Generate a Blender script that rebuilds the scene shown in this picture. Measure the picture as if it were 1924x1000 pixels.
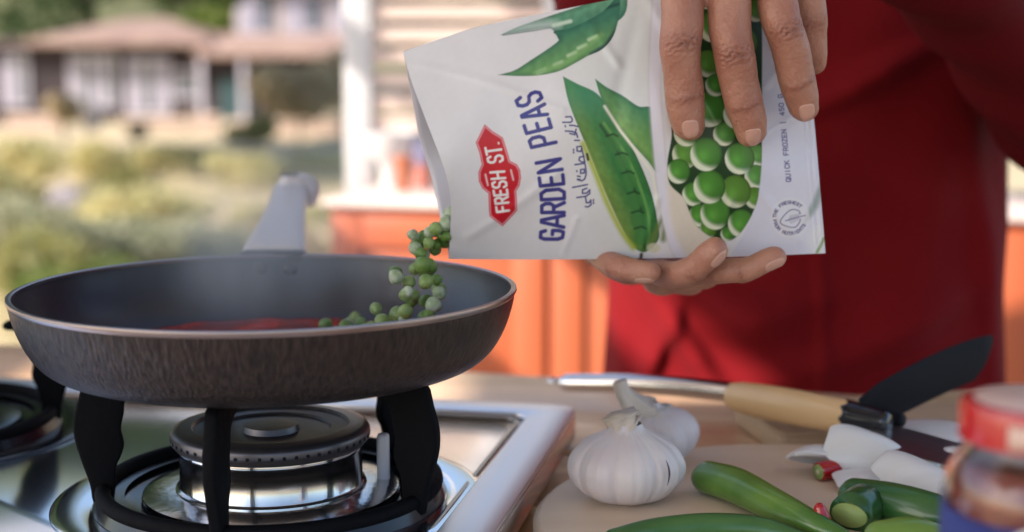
import bpy, bmesh, math, random
import numpy as np
from mathutils import Vector, Matrix
from mathutils.bvhtree import BVHTree
R = math.radians
for o in list(bpy.data.objects): bpy.data.objects.remove(o)
C = bpy.context.scene.collection
SC = bpy.context.scene
# ------------------------------------------------------------ camera, world, sun, exposure
CAMZ = .265; PITCH = R(8); F = 2672.2; ZG = -.9; ZL = -2.3
cd = bpy.data.cameras.new('camera'); cam = bpy.data.objects.new('camera', cd); C.objects.link(cam)
cam.location = (0, 0, CAMZ); cam.rotation_euler = (R(82), 0, 0)
cd.lens = 50; cd.sensor_width = 36; cd.clip_start = .02; cd.clip_end = 600
cd.dof.use_dof = True; cd.dof.focus_distance = .76; cd.dof.aperture_fstop = 4.4
SC.camera = cam
w = bpy.data.worlds.new('World'); SC.world = w; w.use_nodes = True
wn = w.node_tree; bgn = wn.nodes['Background']
sky = wn.nodes.new('ShaderNodeTexSky'); sky.sky_type = 'NISHITA'; sky.sun_disc = False
SUN_EL, SUN_ROT = R(34), R(-120)
sky.sun_elevation = SUN_EL; sky.sun_rotation = SUN_ROT; sky.air_density = 1.0; sky.dust_density = 1.3; sky.ozone_density = 1.0
wn.links.new(sky.outputs[0], bgn.inputs[0]); bgn.inputs[1].default_value = .112
sd = bpy.data.lights.new('sun', 'SUN'); sd.energy = 3.6; sd.angle = R(.6); sd.color = (1, .91, .8)
so = bpy.data.objects.new('sun', sd); C.objects.link(so)
sdir = Vector((math.sin(SUN_ROT)*math.cos(SUN_EL), math.cos(SUN_ROT)*math.cos(SUN_EL), math.sin(SUN_EL)))
so.rotation_euler = sdir.to_track_quat('Z', 'Y').to_euler(); so.location = sdir*20
SC.view_settings.view_transform = 'Standard'; SC.view_settings.look = 'None'
SC.view_settings.exposure = 1.36; SC.view_settings.gamma = 1; SC.view_settings.use_curve_mapping = False

def P(px, py, Y):                 # a point at forward distance Y seen at a pixel of the 1924 px photograph
    u = (px-962)/F; v = -(py-500)/F
    d = Vector((u, math.cos(PITCH)+v*math.sin(PITCH), -math.sin(PITCH)+v*math.cos(PITCH)))
    return d*(Y/d.y)+Vector((0, 0, CAMZ))
def PZ(px, py, z):                # a point of the level z
    u = (px-962)/F; v = -(py-500)/F
    d = Vector((u, math.cos(PITCH)+v*math.sin(PITCH), -math.sin(PITCH)+v*math.cos(PITCH)))
    return d*((z-CAMZ)/d.z)+Vector((0, 0, CAMZ))

# ------------------------------------------------------------ materials
MATS = {}
def mat(name, col, rough=.5, metal=0, coat=0, bump=None, var=None, trans=0, sss=0, ior=None, emis=None, spec=None, sheen=0, subcol=None):
    """bump=(scale,strength,stretch xyz), var=(scale, colour2, stretch, contrast)"""
    if name in MATS: return MATS[name]
    m = bpy.data.materials.new(name); m.use_nodes = True; MATS[name] = m
    nt = m.node_tree; b = nt.nodes['Principled BSDF']
    b.inputs['Base Color'].default_value = (*col, 1); b.inputs['Roughness'].default_value = rough
    b.inputs['Metallic'].default_value = metal; b.inputs['Coat Weight'].default_value = coat
    b.inputs['Transmission Weight'].default_value = trans
    if sss: b.inputs['Subsurface Weight'].default_value = sss; b.inputs['Subsurface Radius'].default_value = subcol or (.008, .003, .0015); b.inputs['Subsurface Scale'].default_value = 1.0
    if ior: b.inputs['IOR'].default_value = ior
    if spec is not None: b.inputs['Specular IOR Level'].default_value = spec
    if sheen: b.inputs['Sheen Weight'].default_value = sheen
    tc = nt.nodes.new('ShaderNodeTexCoord')
    def noise(scale, stretch, detail=5):
        mp = nt.nodes.new('ShaderNodeMapping'); mp.inputs['Scale'].default_value = stretch
        nt.links.new(tc.outputs['Object'], mp.inputs[0])
        n = nt.nodes.new('ShaderNodeTexNoise'); n.inputs['Scale'].default_value = scale; n.inputs['Detail'].default_value = detail
        nt.links.new(mp.outputs[0], n.inputs['Vector']); return n
    if var:
        sc, c2, st, ct = var
        n = noise(sc, st); r = nt.nodes.new('ShaderNodeValToRGB')
        r.color_ramp.elements[0].position = .5-ct; r.color_ramp.elements[1].position = .5+ct
        r.color_ramp.elements[0].color = (*col, 1); r.color_ramp.elements[1].color = (*c2, 1)
        nt.links.new(n.outputs[0], r.inputs[0]); nt.links.new(r.outputs[0], b.inputs['Base Color'])
    if bump:
        sc, s, st = bump
        n = noise(sc, st); bp = nt.nodes.new('ShaderNodeBump'); bp.inputs['Strength'].default_value = s; bp.inputs['Distance'].default_value = .002
        nt.links.new(n.outputs[0], bp.inputs['Height']); nt.links.new(bp.outputs[0], b.inputs['Normal'])
    return m
I3 = (1, 1, 1)

# ------------------------------------------------------------ mesh helpers
def thing(name, label, cat, loc=(0, 0, 0), group=None, rotz=0):
    o = bpy.data.objects.new(name, None); C.objects.link(o); o.empty_display_size = .05
    o.location = loc; o.rotation_euler = (0, 0, rotz); o['label'] = label; o['category'] = cat
    if group: o['group'] = group
    return o
def tag(o, label, cat, group=None):
    o['label'] = label; o['category'] = cat
    if group: o['group'] = group
    return o
def base_matrix(o):
    return Matrix.Translation(o.location) @ o.rotation_euler.to_matrix().to_4x4()
def mk(name, vs, fs, m, parent=None, smooth=True, label=None):
    me = bpy.data.meshes.new(name); me.from_pydata([tuple(v) for v in vs], [], [tuple(f) for f in fs]); me.update()
    if smooth: me.polygons.foreach_set('use_smooth', [True]*len(me.polygons))
    if m: me.materials.append(m)
    o = bpy.data.objects.new(name, me); C.objects.link(o)
    if parent is not None:
        o.parent = parent
        M = base_matrix(parent) if parent.type == 'EMPTY' else (base_matrix(parent.parent) if parent.parent else Matrix())
        if parent.type == 'EMPTY': o.matrix_parent_inverse = M.inverted()
    if label: o['label'] = label
    return o
def fix(o):          # consistent outward normals
    bm = bmesh.new(); bm.from_mesh(o.data); bmesh.ops.recalc_face_normals(bm, faces=bm.faces); bm.to_mesh(o.data); bm.free(); return o
def bev(o, w=.002, n=2, ang=35):
    b = o.modifiers.new('bevel', 'BEVEL'); b.width = w; b.segments = n; b.limit_method = 'ANGLE'; b.angle_limit = R(ang)
    for p in o.data.polygons: p.use_smooth = True
    b.harden_normals = False
    return o
def box(name, c, s, m, parent=None, rot=None, bw=0, label=None):
    M = Matrix.Translation(c) @ ((rot if isinstance(rot, Matrix) else Matrix.Rotation(rot, 4, 'Z')) if rot is not None else Matrix())
    vs = [M @ Vector((x*s[0]/2, y*s[1]/2, z*s[2]/2)) for x in (-1, 1) for y in (-1, 1) for z in (-1, 1)]
    fs = [(0, 1, 3, 2), (4, 6, 7, 5), (0, 4, 5, 1), (2, 3, 7, 6), (0, 2, 6, 4), (1, 5, 7, 3)]
    o = mk(name, vs, fs, m, parent, smooth=False, label=label)
    if bw: bev(o, bw)
    return o
def catmull(pts, n):
    pts = np.array(pts, float); k = len(pts)
    if k == 2:
        t = np.linspace(0, 1, n)[:, None]; return pts[0]*(1-t)+pts[1]*t
    e = np.vstack([2*pts[0]-pts[1], pts, 2*pts[-1]-pts[-2]])
    out = []
    for u in np.linspace(0, k-1-1e-9, n):
        i = int(u); t = u-i; a, b, c, d = e[i:i+4]
        out.append(.5*((2*b)+(c-a)*t+(2*a-5*b+4*c-d)*t*t+(-a+3*b-3*c+d)*t**3))
    return np.array(out)
def loft_data(path, radii, n=20, m=24, up=(0, 0, 1), round_ends=True, shape=None, endk=5):
    """tube along path; radii scalars or (a,b) pairs: a sideways, b along up"""
    rad = [(r, r) if np.isscalar(r) else tuple(r) for r in radii]
    q = catmull(np.hstack([np.array(path, float), np.array(rad)]), m)
    p = q[:, :3]; r = np.maximum(q[:, 3:], 1e-5)
    if round_ends:
        for end in (0, 1):
            i0, i1 = (0, 1) if end == 0 else (-1, -2)
            d = p[i0]-p[i1]; d /= np.linalg.norm(d); rr = r[i0].min()
            pe, re = [], []
            for k in range(1, endk+1):
                a = math.pi/2*k/endk
                pe.append(p[i0]+d*rr*math.sin(a)); re.append(np.maximum(r[i0]*math.cos(a), 2e-5))
            if end == 0: p = np.vstack([pe[::-1], p]); r = np.vstack([re[::-1], r])
            else: p = np.vstack([p, pe]); r = np.vstack([r, re])
    t = np.gradient(p, axis=0); t /= np.linalg.norm(t, axis=1)[:, None]
    up = np.array(up, float); vs = []
    for i in range(len(p)):
        s = np.cross(t[i], up); s /= (np.linalg.norm(s)+1e-9); u = np.cross(s, t[i])
        for k in range(n):
            a = 2*math.pi*k/n; ca, sa = math.cos(a), math.sin(a)
            f = shape(a, i/(len(p)-1)) if shape else 1
            vs.append(p[i]+f*(s*r[i, 0]*ca+u*r[i, 1]*sa))
    fs = []
    L = len(p)
    for i in range(L-1):
        for k in range(n):
            fs.append((i*n+k, i*n+(k+1) % n, (i+1)*n+(k+1) % n, (i+1)*n+k))
    fs.append(tuple(range(n))[::-1]); fs.append(tuple((L-1)*n+k for k in range(n)))
    return vs, fs
def loft(name, path, radii, mt, parent=None, **k):
    label = k.pop('label', None)
    vs, fs = loft_data(path, radii, **k); return fix(mk(name, vs, fs, mt, parent, label=label))
def lathe_data(prof, c, n=96, mod=None, closed=False):
    vs = []; fs = []
    for i, (r, z) in enumerate(prof):
        for k in range(n):
            a = 2*math.pi*k/n; rr = r*(mod(a, i/(len(prof)-1)) if mod else 1)
            vs.append((c[0]+rr*math.cos(a), c[1]+rr*math.sin(a), c[2]+z))
    L = len(prof)
    for i in range(L-1 if not closed else L):
        for k in range(n):
            j = (i+1) % L
            fs.append((i*n+k, i*n+(k+1) % n, j*n+(k+1) % n, j*n+k))
    return vs, fs
def lathe(name, prof, c, mt, parent=None, n=96, mod=None, closed=False, label=None):
    vs, fs = lathe_data(prof, c, n, mod, closed); o = fix(mk(name, vs, fs, mt, parent, label=label)); o.data.set_sharp_from_angle(angle=R(48)); return o
def prism(name, pts, z0, z1, mt, parent=None, M=None, bw=0, label=None, smooth=False):
    n = len(pts); vs = [(x, y, z0) for x, y in pts]+[(x, y, z1) for x, y in pts]
    if M is not None: vs = [M @ Vector(v) for v in vs]
    fs = [tuple(range(n))[::-1], tuple(range(n, 2*n))]+[(i, (i+1) % n, n+(i+1) % n, n+i) for i in range(n)]
    o = fix(mk(name, vs, fs, mt, parent, smooth=smooth, label=label))
    if bw: bev(o, bw)
    return o
def rrect(x0, y0, x1, y1, r, k=6):
    o = []
    for cx, cy, a0 in ((x1-r, y1-r, 0), (x0+r, y1-r, 90), (x0+r, y0+r, 180), (x1-r, y0+r, 270)):
        for i in range(k+1):
            a = R(a0+90*i/k); o.append((cx+r*math.cos(a), cy+r*math.sin(a)))
    return o
def structure(o): o['kind'] = 'structure'; return o
def copy_thing(root, loc, label=None, rotz=None):
    r = root.copy(); C.objects.link(r); r.location = loc
    if rotz is not None: r.rotation_euler = (0, 0, rotz)
    if label: r['label'] = label
    for ch in list(root.children):
        c = ch.copy(); C.objects.link(c); c.parent = r
        for g in list(ch.children):
            d = g.copy(); C.objects.link(d); d.parent = c
    return r
rng = np.random.default_rng(5); random.seed(5)
# ------------------------------------------------------------ setting: ground, garden
M_dry = mat('dry_ground', (.56, .43, .28), .95, var=(.45, (.38, .33, .19), I3, .16), bump=(3, .6, I3))
M_deck = mat('terrace_paving', (.34, .31, .28), .8, var=(3, (.26, .24, .22), I3, .2))
M_joint = mat('terrace_joint', (.12, .11, .1), .95)
def sheet(name, x0, x1, y0, y1, n, hf, m):
    xs = np.linspace(x0, x1, n); ys = np.linspace(y0, y1, n)
    vs = [(x, y, hf(x, y)) for y in ys for x in xs]
    fs = [(j*n+i, j*n+i+1, (j+1)*n+i+1, (j+1)*n+i) for j in range(n-1) for i in range(n-1)]
    return mk(name, vs, fs, m)
def gh(x, y):
    e = .18*math.sin(x*.21+1)*math.sin(y*.17)+.07*math.sin(x*.9)*math.cos(y*.7)
    if y > 90: e += (y-90)*.05
    return ZL+e*min(1, max(0, (y-8)/10)) - .02
structure(sheet('ground', -250, 250, -220, 280, 180, gh, M_dry))
structure(box('terrace', (0, -1.2, (ZG+ZL)/2-.1), (9, 11.4, ZG-ZL+.16), M_joint))
TILE = bpy.data.meshes.new('paving_slab')
ter = bpy.data.objects['terrace']
bmt = bmesh.new(); bmesh.ops.create_cube(bmt, size=1)
for v in bmt.verts: v.co = Vector((v.co.x*.592, v.co.y*.592, v.co.z*.03))
bmt.to_mesh(TILE); bmt.free(); TILE.materials.append(M_deck)
for i in range(15):
    for j in range(12):
        o = bpy.data.objects.new('paving_slab', TILE); C.objects.link(o); o.parent = ter
        o.location = (-4.2+i*.6, -2.7+j*.6, ZG-.02+.013+random.uniform(0, .002))

def leaf_cloud(name, blobs, n, size, m, parent=None, seed=1, flat=.5, stuff=False):
    """small leaf faces spread through lumpy volumes: blobs = (x,y,z,rx,ry,rz)"""
    g = np.random.default_rng(seed); B = np.array(blobs, float); wv = B[:, 3]*B[:, 5]; idx = g.choice(len(B), n, p=wv/wv.sum())
    d = g.normal(size=(n, 3)); d /= np.linalg.norm(d, axis=1)[:, None]
    rr = g.uniform(.35, 1.05, n)**.6
    c = B[idx, :3]+d*B[idx, 3:]*rr[:, None]
    a = g.normal(size=(n, 3)); a /= np.linalg.norm(a, axis=1)[:, None]
    b = np.cross(a, g.normal(size=(n, 3))); b /= np.linalg.norm(b, axis=1)[:, None]
    s = size*g.uniform(.6, 1.4, n)[:, None]
    v = np.stack([c-a*s, c+b*s*flat, c+a*s, c-b*s*flat], 1).reshape(-1, 3)
    me = bpy.data.meshes.new(name); me.vertices.add(4*n); me.vertices.foreach_set('co', v.ravel())
    me.loops.add(4*n); me.loops.foreach_set('vertex_index', np.arange(4*n, dtype=np.int32))
    me.polygons.add(n); me.polygons.foreach_set('loop_start', np.arange(0, 4*n, 4, dtype=np.int32)); me.polygons.foreach_set('loop_total', np.full(n, 4, dtype=np.int32))
    me.update(); me.validate(); me.materials.append(m)
    o = bpy.data.objects.new(name, me); C.objects.link(o)
    if parent is not None:
        o.parent = parent; o.matrix_parent_inverse = base_matrix(parent).inverted()
    return o
def leafmat(name, c1, c2, sc=1.5):
    m = mat(name, c1, .6, var=(sc, c2, I3, .12)); b = m.node_tree.nodes['Principled BSDF']
    nt = m.node_tree; t = nt.nodes.new('ShaderNodeBsdfTranslucent'); t.inputs[0].default_value = (*[min(1, v*1.6) for v in c1], 1)
    mx = nt.nodes.new('ShaderNodeMixShader'); mx.inputs[0].default_value = .35
    out = nt.nodes['Material Output']; nt.links.new(b.outputs[0], mx.inputs[1]); nt.links.new(t.outputs[0], mx.inputs[2]); nt.links.new(mx.outputs[0], out.inputs[0])
    return m
L_green = leafmat('leaves_green', (.09, .15, .03), (.2, .22, .05))
L_dark = leafmat('leaves_dark', (.03, .075, .02), (.08, .13, .03))
L_yel = leafmat('leaves_yellow', (.3, .28, .1), (.2, .2, .08), 4)
L_pale = leafmat('leaves_pale', (.42, .35, .22), (.55, .44, .3), 3)
L_olive = leafmat('leaves_olive', (.27, .28, .17), (.4, .37, .24), 3)
M_bark = mat('bark', (.16, .12, .09), .9, var=(6, (.25, .2, .16), (1, 1, .2), .2), bump=(20, .8, (1, 1, .2)))
def tree(x, y, h, cr, label, lm, n=5000, seed=1, base=None, leaf=.18, trunk_r=.16, lift=.35, group='garden trees behind the terrace'):
    z0 = gh(x, y) if base is None else base
    t = thing('garden_tree', label, 'tree', (x, y, z0), group)
    g = np.random.default_rng(seed)
    loft('trunk', [(x, y, z0-.1), (x+.1, y, z0+h*.25), (x-.05, y+.1, z0+h*.5), (x+.1, y, z0+h*.8)], [trunk_r*1.2, trunk_r, trunk_r*.7, trunk_r*.2], M_bark, t, n=10, m=12)
    blobs = []
    for k in range(14):
        a = g.uniform(0, 6.28); rr = cr*g.uniform(.1, .75); zz = z0+h*(lift+(1-lift)*g.uniform(.1, .9))
        blobs.append((x+rr*math.cos(a), y+rr*math.sin(a), zz, cr*g.uniform(.3, .5), cr*g.uniform(.3, .5), cr*g.uniform(.22, .38)))
        if k % 3 == 0: loft('limb', [(x, y, z0+h*(lift+.02*k)), (x+rr*.5*math.cos(a), y+rr*.5*math.sin(a), zz-.2*h*.3), (blobs[-1][0], blobs[-1][1], zz)], [trunk_r*.5, trunk_r*.3, .03], M_bark, t, n=6, m=7)
    leaf_cloud('crown', blobs, n, leaf, lm, t, seed)
    return t
tree(-27, 92, 22, 9, 'tall dark green tree rising over the left end of the house roof', L_dark, 9000, 2, leaf=.35, trunk_r=.4, lift=.12)
tree(-17.5, 88, 20, 7, 'broad yellow green tree standing above the lit part of the tiled roof', L_green, 12000, 3, leaf=.35, trunk_r=.35, lift=.12)
tree(-36, 84, 24, 9, 'tall green tree outside the left end of the house', L_green, 9000, 4, leaf=.35, trunk_r=.4, lift=.12)
tree(-12.5, 33, 21, 7.5, 'slender garden tree whose thin trunk rises left of the pan handle', L_dark, 30000, 5, leaf=.42, trunk_r=.12, lift=.19)
tree(-22, 38, 22, 9, 'large leafy tree at the far left of the garden', L_dark, 26000, 6, leaf=.42, trunk_r=.2, lift=.22)
tree(-6.5, 96, 21, 8, 'green tree behind the white upper windows of the house', L_olive, 9000, 7, leaf=.35, trunk_r=.35, lift=.12)
tree(-23, 96, 24, 8, 'brownish olive tree behind the middle of the house roof', L_olive, 9000, 71, leaf=.35, trunk_r=.35, lift=.12)
tree(-1, 98, 22, 9, 'broad dark tree behind the right end of the house', L_dark, 12000, 72, leaf=.35, trunk_r=.35, lift=.12)
structure(sheet('wooded_hill', -240, 240, 120, 270, 50, lambda x, y: ZL-2+max(0, y-118)*.55+3*math.sin(x*.05)+2*math.sin(x*.13+y*.1), mat('woodland', (.06, .085, .03), .95, var=(.12, (.14, .13, .06), I3, .15), bump=(1.5, 1, I3))))
tree(9, 80, 14, 7, 'olive tree seen through the slats of the louvred screen', L_olive, 8000, 8, leaf=.3, trunk_r=.3, lift=.15)
tree(22, 70, 15, 7, 'green tree at the right end of the garden behind the cook', L_green, 8000, 9, leaf=.3, trunk_r=.3, lift=.15)

# ------------------------------------------------------------ house
M_hwall = mat('house_wall', (.03, .022, .028), .9, var=(.6, (.05, .036, .04), I3, .2))
M_hroof = mat('roof_tile', (.36, .25, .2), .8, var=(.8, (.24, .15, .13), (1, 1, .4), .2), bump=(9, .8, (1, .2, 1)))
M_white = mat('white_paint', (.6, .59, .6), .45, var=(6, (.54, .53, .53), I3, .3))
M_glass_far = mat('window_glass', (.12, .13, .16), .08, spec=.9)
M_teal = mat('door_paint', (.03, .07, .08), .5)
M_drape = mat('net_curtain', (.4, .37, .45), .9, var=(3, (.25, .24, .3), (6, 1, .1), .2))
HY = 66.
def hx(px): return (px-962)/F*HY*1.01
def hz(py): return P(962, py, HY).z
H = thing('garden_house', 'long low dark walled house with white windows and a pinkish tiled roof', 'house', (hx(250), HY, ZL))
zb, ze, zt = ZL-.2, hz(80), hz(35)
box('wall', ((hx(-60)+hx(560))/2, HY+4.5, (zb+ze)/2), (hx(560)-hx(-60), 9, ze-zb), M_hwall, H)
def hip(name, x0, x1, y0, y1, z0, z1, inset, m, par):
    yc = (y0+y1)/2
    vs = [(x0, y0, z0), (x1, y0, z0), (x1, y1, z0), (x0, y1, z0), (x0, y0, z0-.25), (x1, y0, z0-.25), (x1, y1, z0-.25), (x0, y1, z0-.25), (x0+inset, yc, z1), (x1-inset, yc, z1)]
    fs = [(0, 1, 9, 8), (1, 2, 9), (2, 3, 8, 9), (3, 0, 8), (0, 4, 5, 1), (1, 5, 6, 2), (2, 6, 7, 3), (3, 7, 4, 0), (4, 7, 6, 5)]
    return fix(mk(name, vs, fs, m, par, smooth=False))
hip('roof', hx(85), hx(420), HY-1.4, HY+10, ze+.1, zt+.15, 3.2, M_hroof, H)
hip('roof', hx(-80), hx(84), HY-.8, HY+9.6, ze+.05, hz(70), 1.2, mat('roof_shade_tile', (.13, .085, .08), .85, var=(.9, (.09, .06, .06), I3, .2)), H)  # shaded end of the roof, the shade put into a darker tile colour
hip('roof', hx(395), hx(690), HY-2.2, HY+3.8, hz(98), hz(66)+.1, .8, M_hroof, H)
M_frame = mat('window_frame_paint', (.5, .47, .55), .6)
def window(px0, px1, py0, py1, y=HY, curtain=True, mull=2):
    x0, x1, z1, z0 = hx(px0), hx(px1), hz(py0), hz(py1); c = ((x0+x1)/2, (z0+z1)/2)
    fr = box('window', (c[0], y-.06, c[1]), (x1-x0, .12, z1-z0), M_frame, H)
    n = mull; wv = (x1-x0-.12*(n+1))/n
    for k in range(n):
        xc = x0+.12+wv/2+k*(wv+.12)
        q = box('pane', (xc, y-.125, c[1]), (wv, .02, z1-z0-.3), M_drape if (curtain and k % 2 == 0) else M_glass_far)
        q.parent = fr; q.matrix_parent_inverse = (base_matrix(H) @ fr.matrix_parent_inverse).inverted() if False else Matrix.Translation(-H.location+H.location)
    return fr
window(22, 72, 96, 200, mull=2); window(146, 236, 102, 202, mull=4); window(252, 332, 108, 214, mull=3)
window(338, 392, 130, 186, curtain=False, mull=1)
box('door', ((hx(422)+hx(478))/2, HY-.05, (hz(145)+hz(228))/2), (hx(478)-hx(422), .1, hz(145)-hz(228)), M_teal, H)
for px in (405, 480):
    box('porch_post', (hx(px), HY-1.9, (hz(240)+hz(100))/2), (.22, .22, hz(100)-hz(240)), M_frame, H)
box('upper_wall', ((hx(425)+hx(700))/2, HY+6, (hz(90)+hz(-60))/2), (hx(700)-hx(425), 4.4, hz(-60)-hz(90)), mat('upper_wall_render', (.5, .4, .36), .9, var=(.5, (.4, .33, .28), I3, .2)), H)
for a, b in ((432, 500), (520, 598), (612, 660)): window(a, b, -20, 60, y=HY+3.79, mull=2)
hip('roof', hx(400), hx(720), HY+2.6, HY+10, hz(-62), hz(-110), 2, M_hroof, H)

M_stone = mat('garden_wall_stone', (.52, .38, .32), .9, var=(2, (.4, .3, .26), I3, .2))
M_cop = mat('wall_coping', (.6, .47, .4), .8)
def gwall(px0, px1, y, py0, py1, label):
    a, b = P(px0, py1, y), P(px1, py1, y); z1 = P(px0, py0, y).z
    t = thing('garden_wall', label, 'wall', ((a.x+b.x)/2, y, a.z), 'low garden walls in front of the house')
    box('wall_body', ((a.x+b.x)/2, y, (a.z-.4+z1)/2), (b.x-a.x, .5, z1-a.z+.4), M_stone, t)
    box('coping', ((a.x+b.x)/2, y, z1+.07), (b.x-a.x+.15, .65, .14), M_cop, t)
gwall(18, 118, 58, 222, 272, 'short pink garden wall at the far left before the house')
gwall(238, 350, 57, 226, 282, 'pale garden wall under the curtained house window')
gwall(362, 412, 56, 222, 280, 'bright wall pier beside the white porch post')
gwall(440, 1150, 55, 230, 286, 'long pale pink garden wall reaching right to the white post')
def bush(px, py, y, rx, rz, lm, label, n=3500, seed=1, leaf=.12, group='shrubs in the dry garden'):
    c = P(px, py, y); t = thing('garden_shrub', label, 'shrub', (c.x, y, gh(c.x, y)), group)
    g = np.random.default_rng(seed)
    bl = [(c.x+g.uniform(-.5, .5)*rx, y+g.uniform(-.5, .5)*rx, c.z+g.uniform(-.35, .4)*rz, rx*.55, rx*.5, rz*.6) for _ in range(9)]
    leaf_cloud('foliage', bl, n, leaf, lm, t, seed)
    loft('stem', [(c.x, y, gh(c.x, y)-.05), (c.x+.05, y, c.z)], [.06, .03], M_bark, t, n=7, m=4)
    return t
bush(560, 178, 50, 1.7, 1.1, L_pale, 'large rounded beige shrub in front of the porch', 6000, 11, .13)
bush(640, 150, 52, 1.1, 1.2, L_pale, 'beige shrub partly behind the white post', 3500, 12, .13)
bush(118, 205, 48, .6, .5, L_pale, 'yellow green shrub between the left house windows', 3000, 13, .12)
bush(255, 245, 44, .4, .3, L_pale, 'small olive shrub on the wall left of the middle window', 2500, 14, .1)
bush(470, 245, 46, .9, .5, L_yel, 'low yellow shrub at the foot of the porch post', 2500, 15, .1)
bush(40, 440, 15, .9, .45, L_olive, 'olive shrub at the left edge beyond the pan', 3500, 16, .06)
bush(95, 500, 12.5, .45, .42, L_yel, 'fresh yellow green plant left of the pan rim', 2600, 17, .05)
bush(150, 560, 12, .6, .35, L_green, 'low green plant just above the left pan rim', 2600, 18, .05)
bush(240, 455, 16, 1.1, .35, L_olive, 'grey green shrub between the pan rim and the dry lawn', 3500, 19, .06)
bush(400, 470, 17, 1.2, .4, L_olive, 'pale olive shrub behind the left of the pan handle', 3500, 20, .06)
bush(560, 470, 18, 1.1, .4, L_pale, 'pale dry shrub behind the right of the pan handle', 3000, 21, .06)
bush(230, 340, 30, .8, .3, L_yel, 'small yellowish shrub on the bright dry ground', 1800, 22, .07)
bush(520, 330, 34, 1.4, .3, L_pale, 'low straw coloured shrub left of the orange counter', 2500, 23, .08)
g = np.random.default_rng(77); tuf = []
for k in range(230):
    yy = 9+30*g.uniform()**1.3; xx = g.uniform(-.42, .12)*yy; tuf.append((xx, yy, gh(xx, yy)+.12, g.uniform(.25, .9), g.uniform(.2, .6), g.uniform(.1, .34)))
dg_ = leaf_cloud('dry_grass', tuf, 26000, .06, leafmat('dry_grass_blades', (.55, .47, .3), (.36, .36, .2), .5), None, 78, flat=.25); dg_['kind'] = 'stuff'
L_straw = leafmat('leaves_straw', (.52, .46, .24), (.38, .37, .17), 3)
for k, (px_, py_, yy, rx_, rz_, lab) in enumerate(((58, 300, 28, .9, .5, 'straw yellow shrub above the dark boulder'), (182, 305, 31, .8, .55, 'straw coloured shrub under the garden lamp'), (330, 300, 33, 1.1, .45, 'wide straw shrub in the middle of the dry garden'), (452, 322, 30, .9, .4, 'straw shrub left of the pan handle tip'), (590, 318, 36, 1.2, .5, 'tall straw shrub beside the white post'), (18, 362, 22, .6, .45, 'straw shrub at the left edge beside the boulder'), (300, 402, 20, 1.0, .4, 'low straw shrub above the grey green one'), (505, 425, 22, .7, .35, 'small straw shrub just left of the pan handle'), (610, 440, 20, .6, .5, 'straw shrub between the pan handle and the orange counter'))):
    bush(px_, py_, yy, rx_, rz_, L_straw, lab, 2600, 90+k, .07)
M_rock = mat('rock', (.2, .18, .2), .9, var=(2, (.3, .26, .26), I3, .2), bump=(4, 1, I3))
c = P(118, 378, 24); g = np.random.default_rng(3)
ro = thing('garden_boulder', 'dark grey boulder on the dry ground at the left', 'boulder', (c.x, 24, c.z-.3))
bm = bmesh.new(); bmesh.ops.create_icosphere(bm, subdivisions=3, radius=1)
for v in bm.verts:
    k = 1+.18*math.sin(3*v.co.x+1)*math.cos(4*v.co.y)+.1*math.sin(7*v.co.z+2*v.co.x); v.co = Vector((c.x+v.co.x*.48*k, 24+v.co.y*.4*k, c.z-.05+v.co.z*.27*k))
me = bpy.data.meshes.new('stone'); bm.to_mesh(me); bm.free(); me.materials.append(M_rock); o = bpy.data.objects.new('stone', me); C.objects.link(o); o.parent = ro; o.matrix_parent_inverse = base_matrix(ro).inverted()
# white garden lamp
c = P(173, 262, 40); t = thing('garden_lamp', 'small cream garden lamp on a thin post at the left', 'lamp', (c.x, 40, gh(c.x, 40)))
zt_ = P(173, 200, 40).z
loft('post', [(c.x, 40, gh(c.x, 40)), (c.x, 40, c.z-.1), (c.x, 40, zt_-.7)], [.05, .045, .045], M_cop, t, n=8, m=5)
lathe('lamp_head', [(.04, -.35), (.22, -.3), (.3, 0), (.24, .3), (.08, .42), (.01, .45)], (c.x, 40, zt_-.35), M_cop, t, n=16)

# ------------------------------------------------------------ pergola and louvred screen
M_canvas = mat('canvas', (.72, .66, .6), .9)
PT = 1.42
PG = thing('pergola', 'white pergola whose posts stand behind the orange counter', 'pergola', (0, 2.2, ZG))
def wx(px, y): return P(px, 300, y).x
for px in (677, 1047):
    box('post', (wx(px, 3.36), 3.36, (ZG+PT)/2), (.064, .064, PT-ZG), M_white, PG, bw=.004)
for x, y in ((1.75, 3.36), (-2.6, -1.2), (1.75, -1.2)):
    box('post', (x, y, (ZG+PT)/2), (.07, .07, PT-ZG), M_white, PG, bw=.004)
for y in (3.36, -1.2):
    box('beam', (-.4, y, PT+.05), (4.6, .07, .1), M_white, PG, bw=.004)
for k in range(9):
    box('rafter', (-2.5+k*.53, 1.08, PT+.14), (.05, 4.9, .08), M_white, PG, bw=.003)
box('unseen_shade_canvas', (-.7, -.875, PT+.2), (4.9, 1.55, .02), M_canvas, PG)  # unseen canvas, its extent shaped to keep sun off the table
box('unseen_shade_canvas', (-.05, .5625, PT+.2), (3.6, 1.305, .02), M_canvas, PG)  # unseen panel, set short so that sun reaches the lower apron
SCR = thing('louvred_screen', 'pink cream louvred screen of level wooden slats between the white posts', 'screen', (.4, 3.36, ZG))
M_slat = mat('slat_paint', (.74, .6, .53), .7, var=(4, (.68, .53, .46), (1, 1, 8), .25))
x0, x1 = wx(704, 3.36), wx(1031, 3.36)
slat = None
for seg, (xa, xb) in enumerate(((x0, x1), (wx(1064, 3.36), 1.70))):
    for k in range(27):
        z = P(962, 232, 3.36).z+.0+k*.0515
        o = box('slat', ((xa+xb)/2, 3.36, z), (xb-xa, .030, .031), M_slat, SCR, rot=Matrix.Rotation(R(12), 4, 'X'))
        if z > .62: bpy.data.objects.remove(o)
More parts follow.
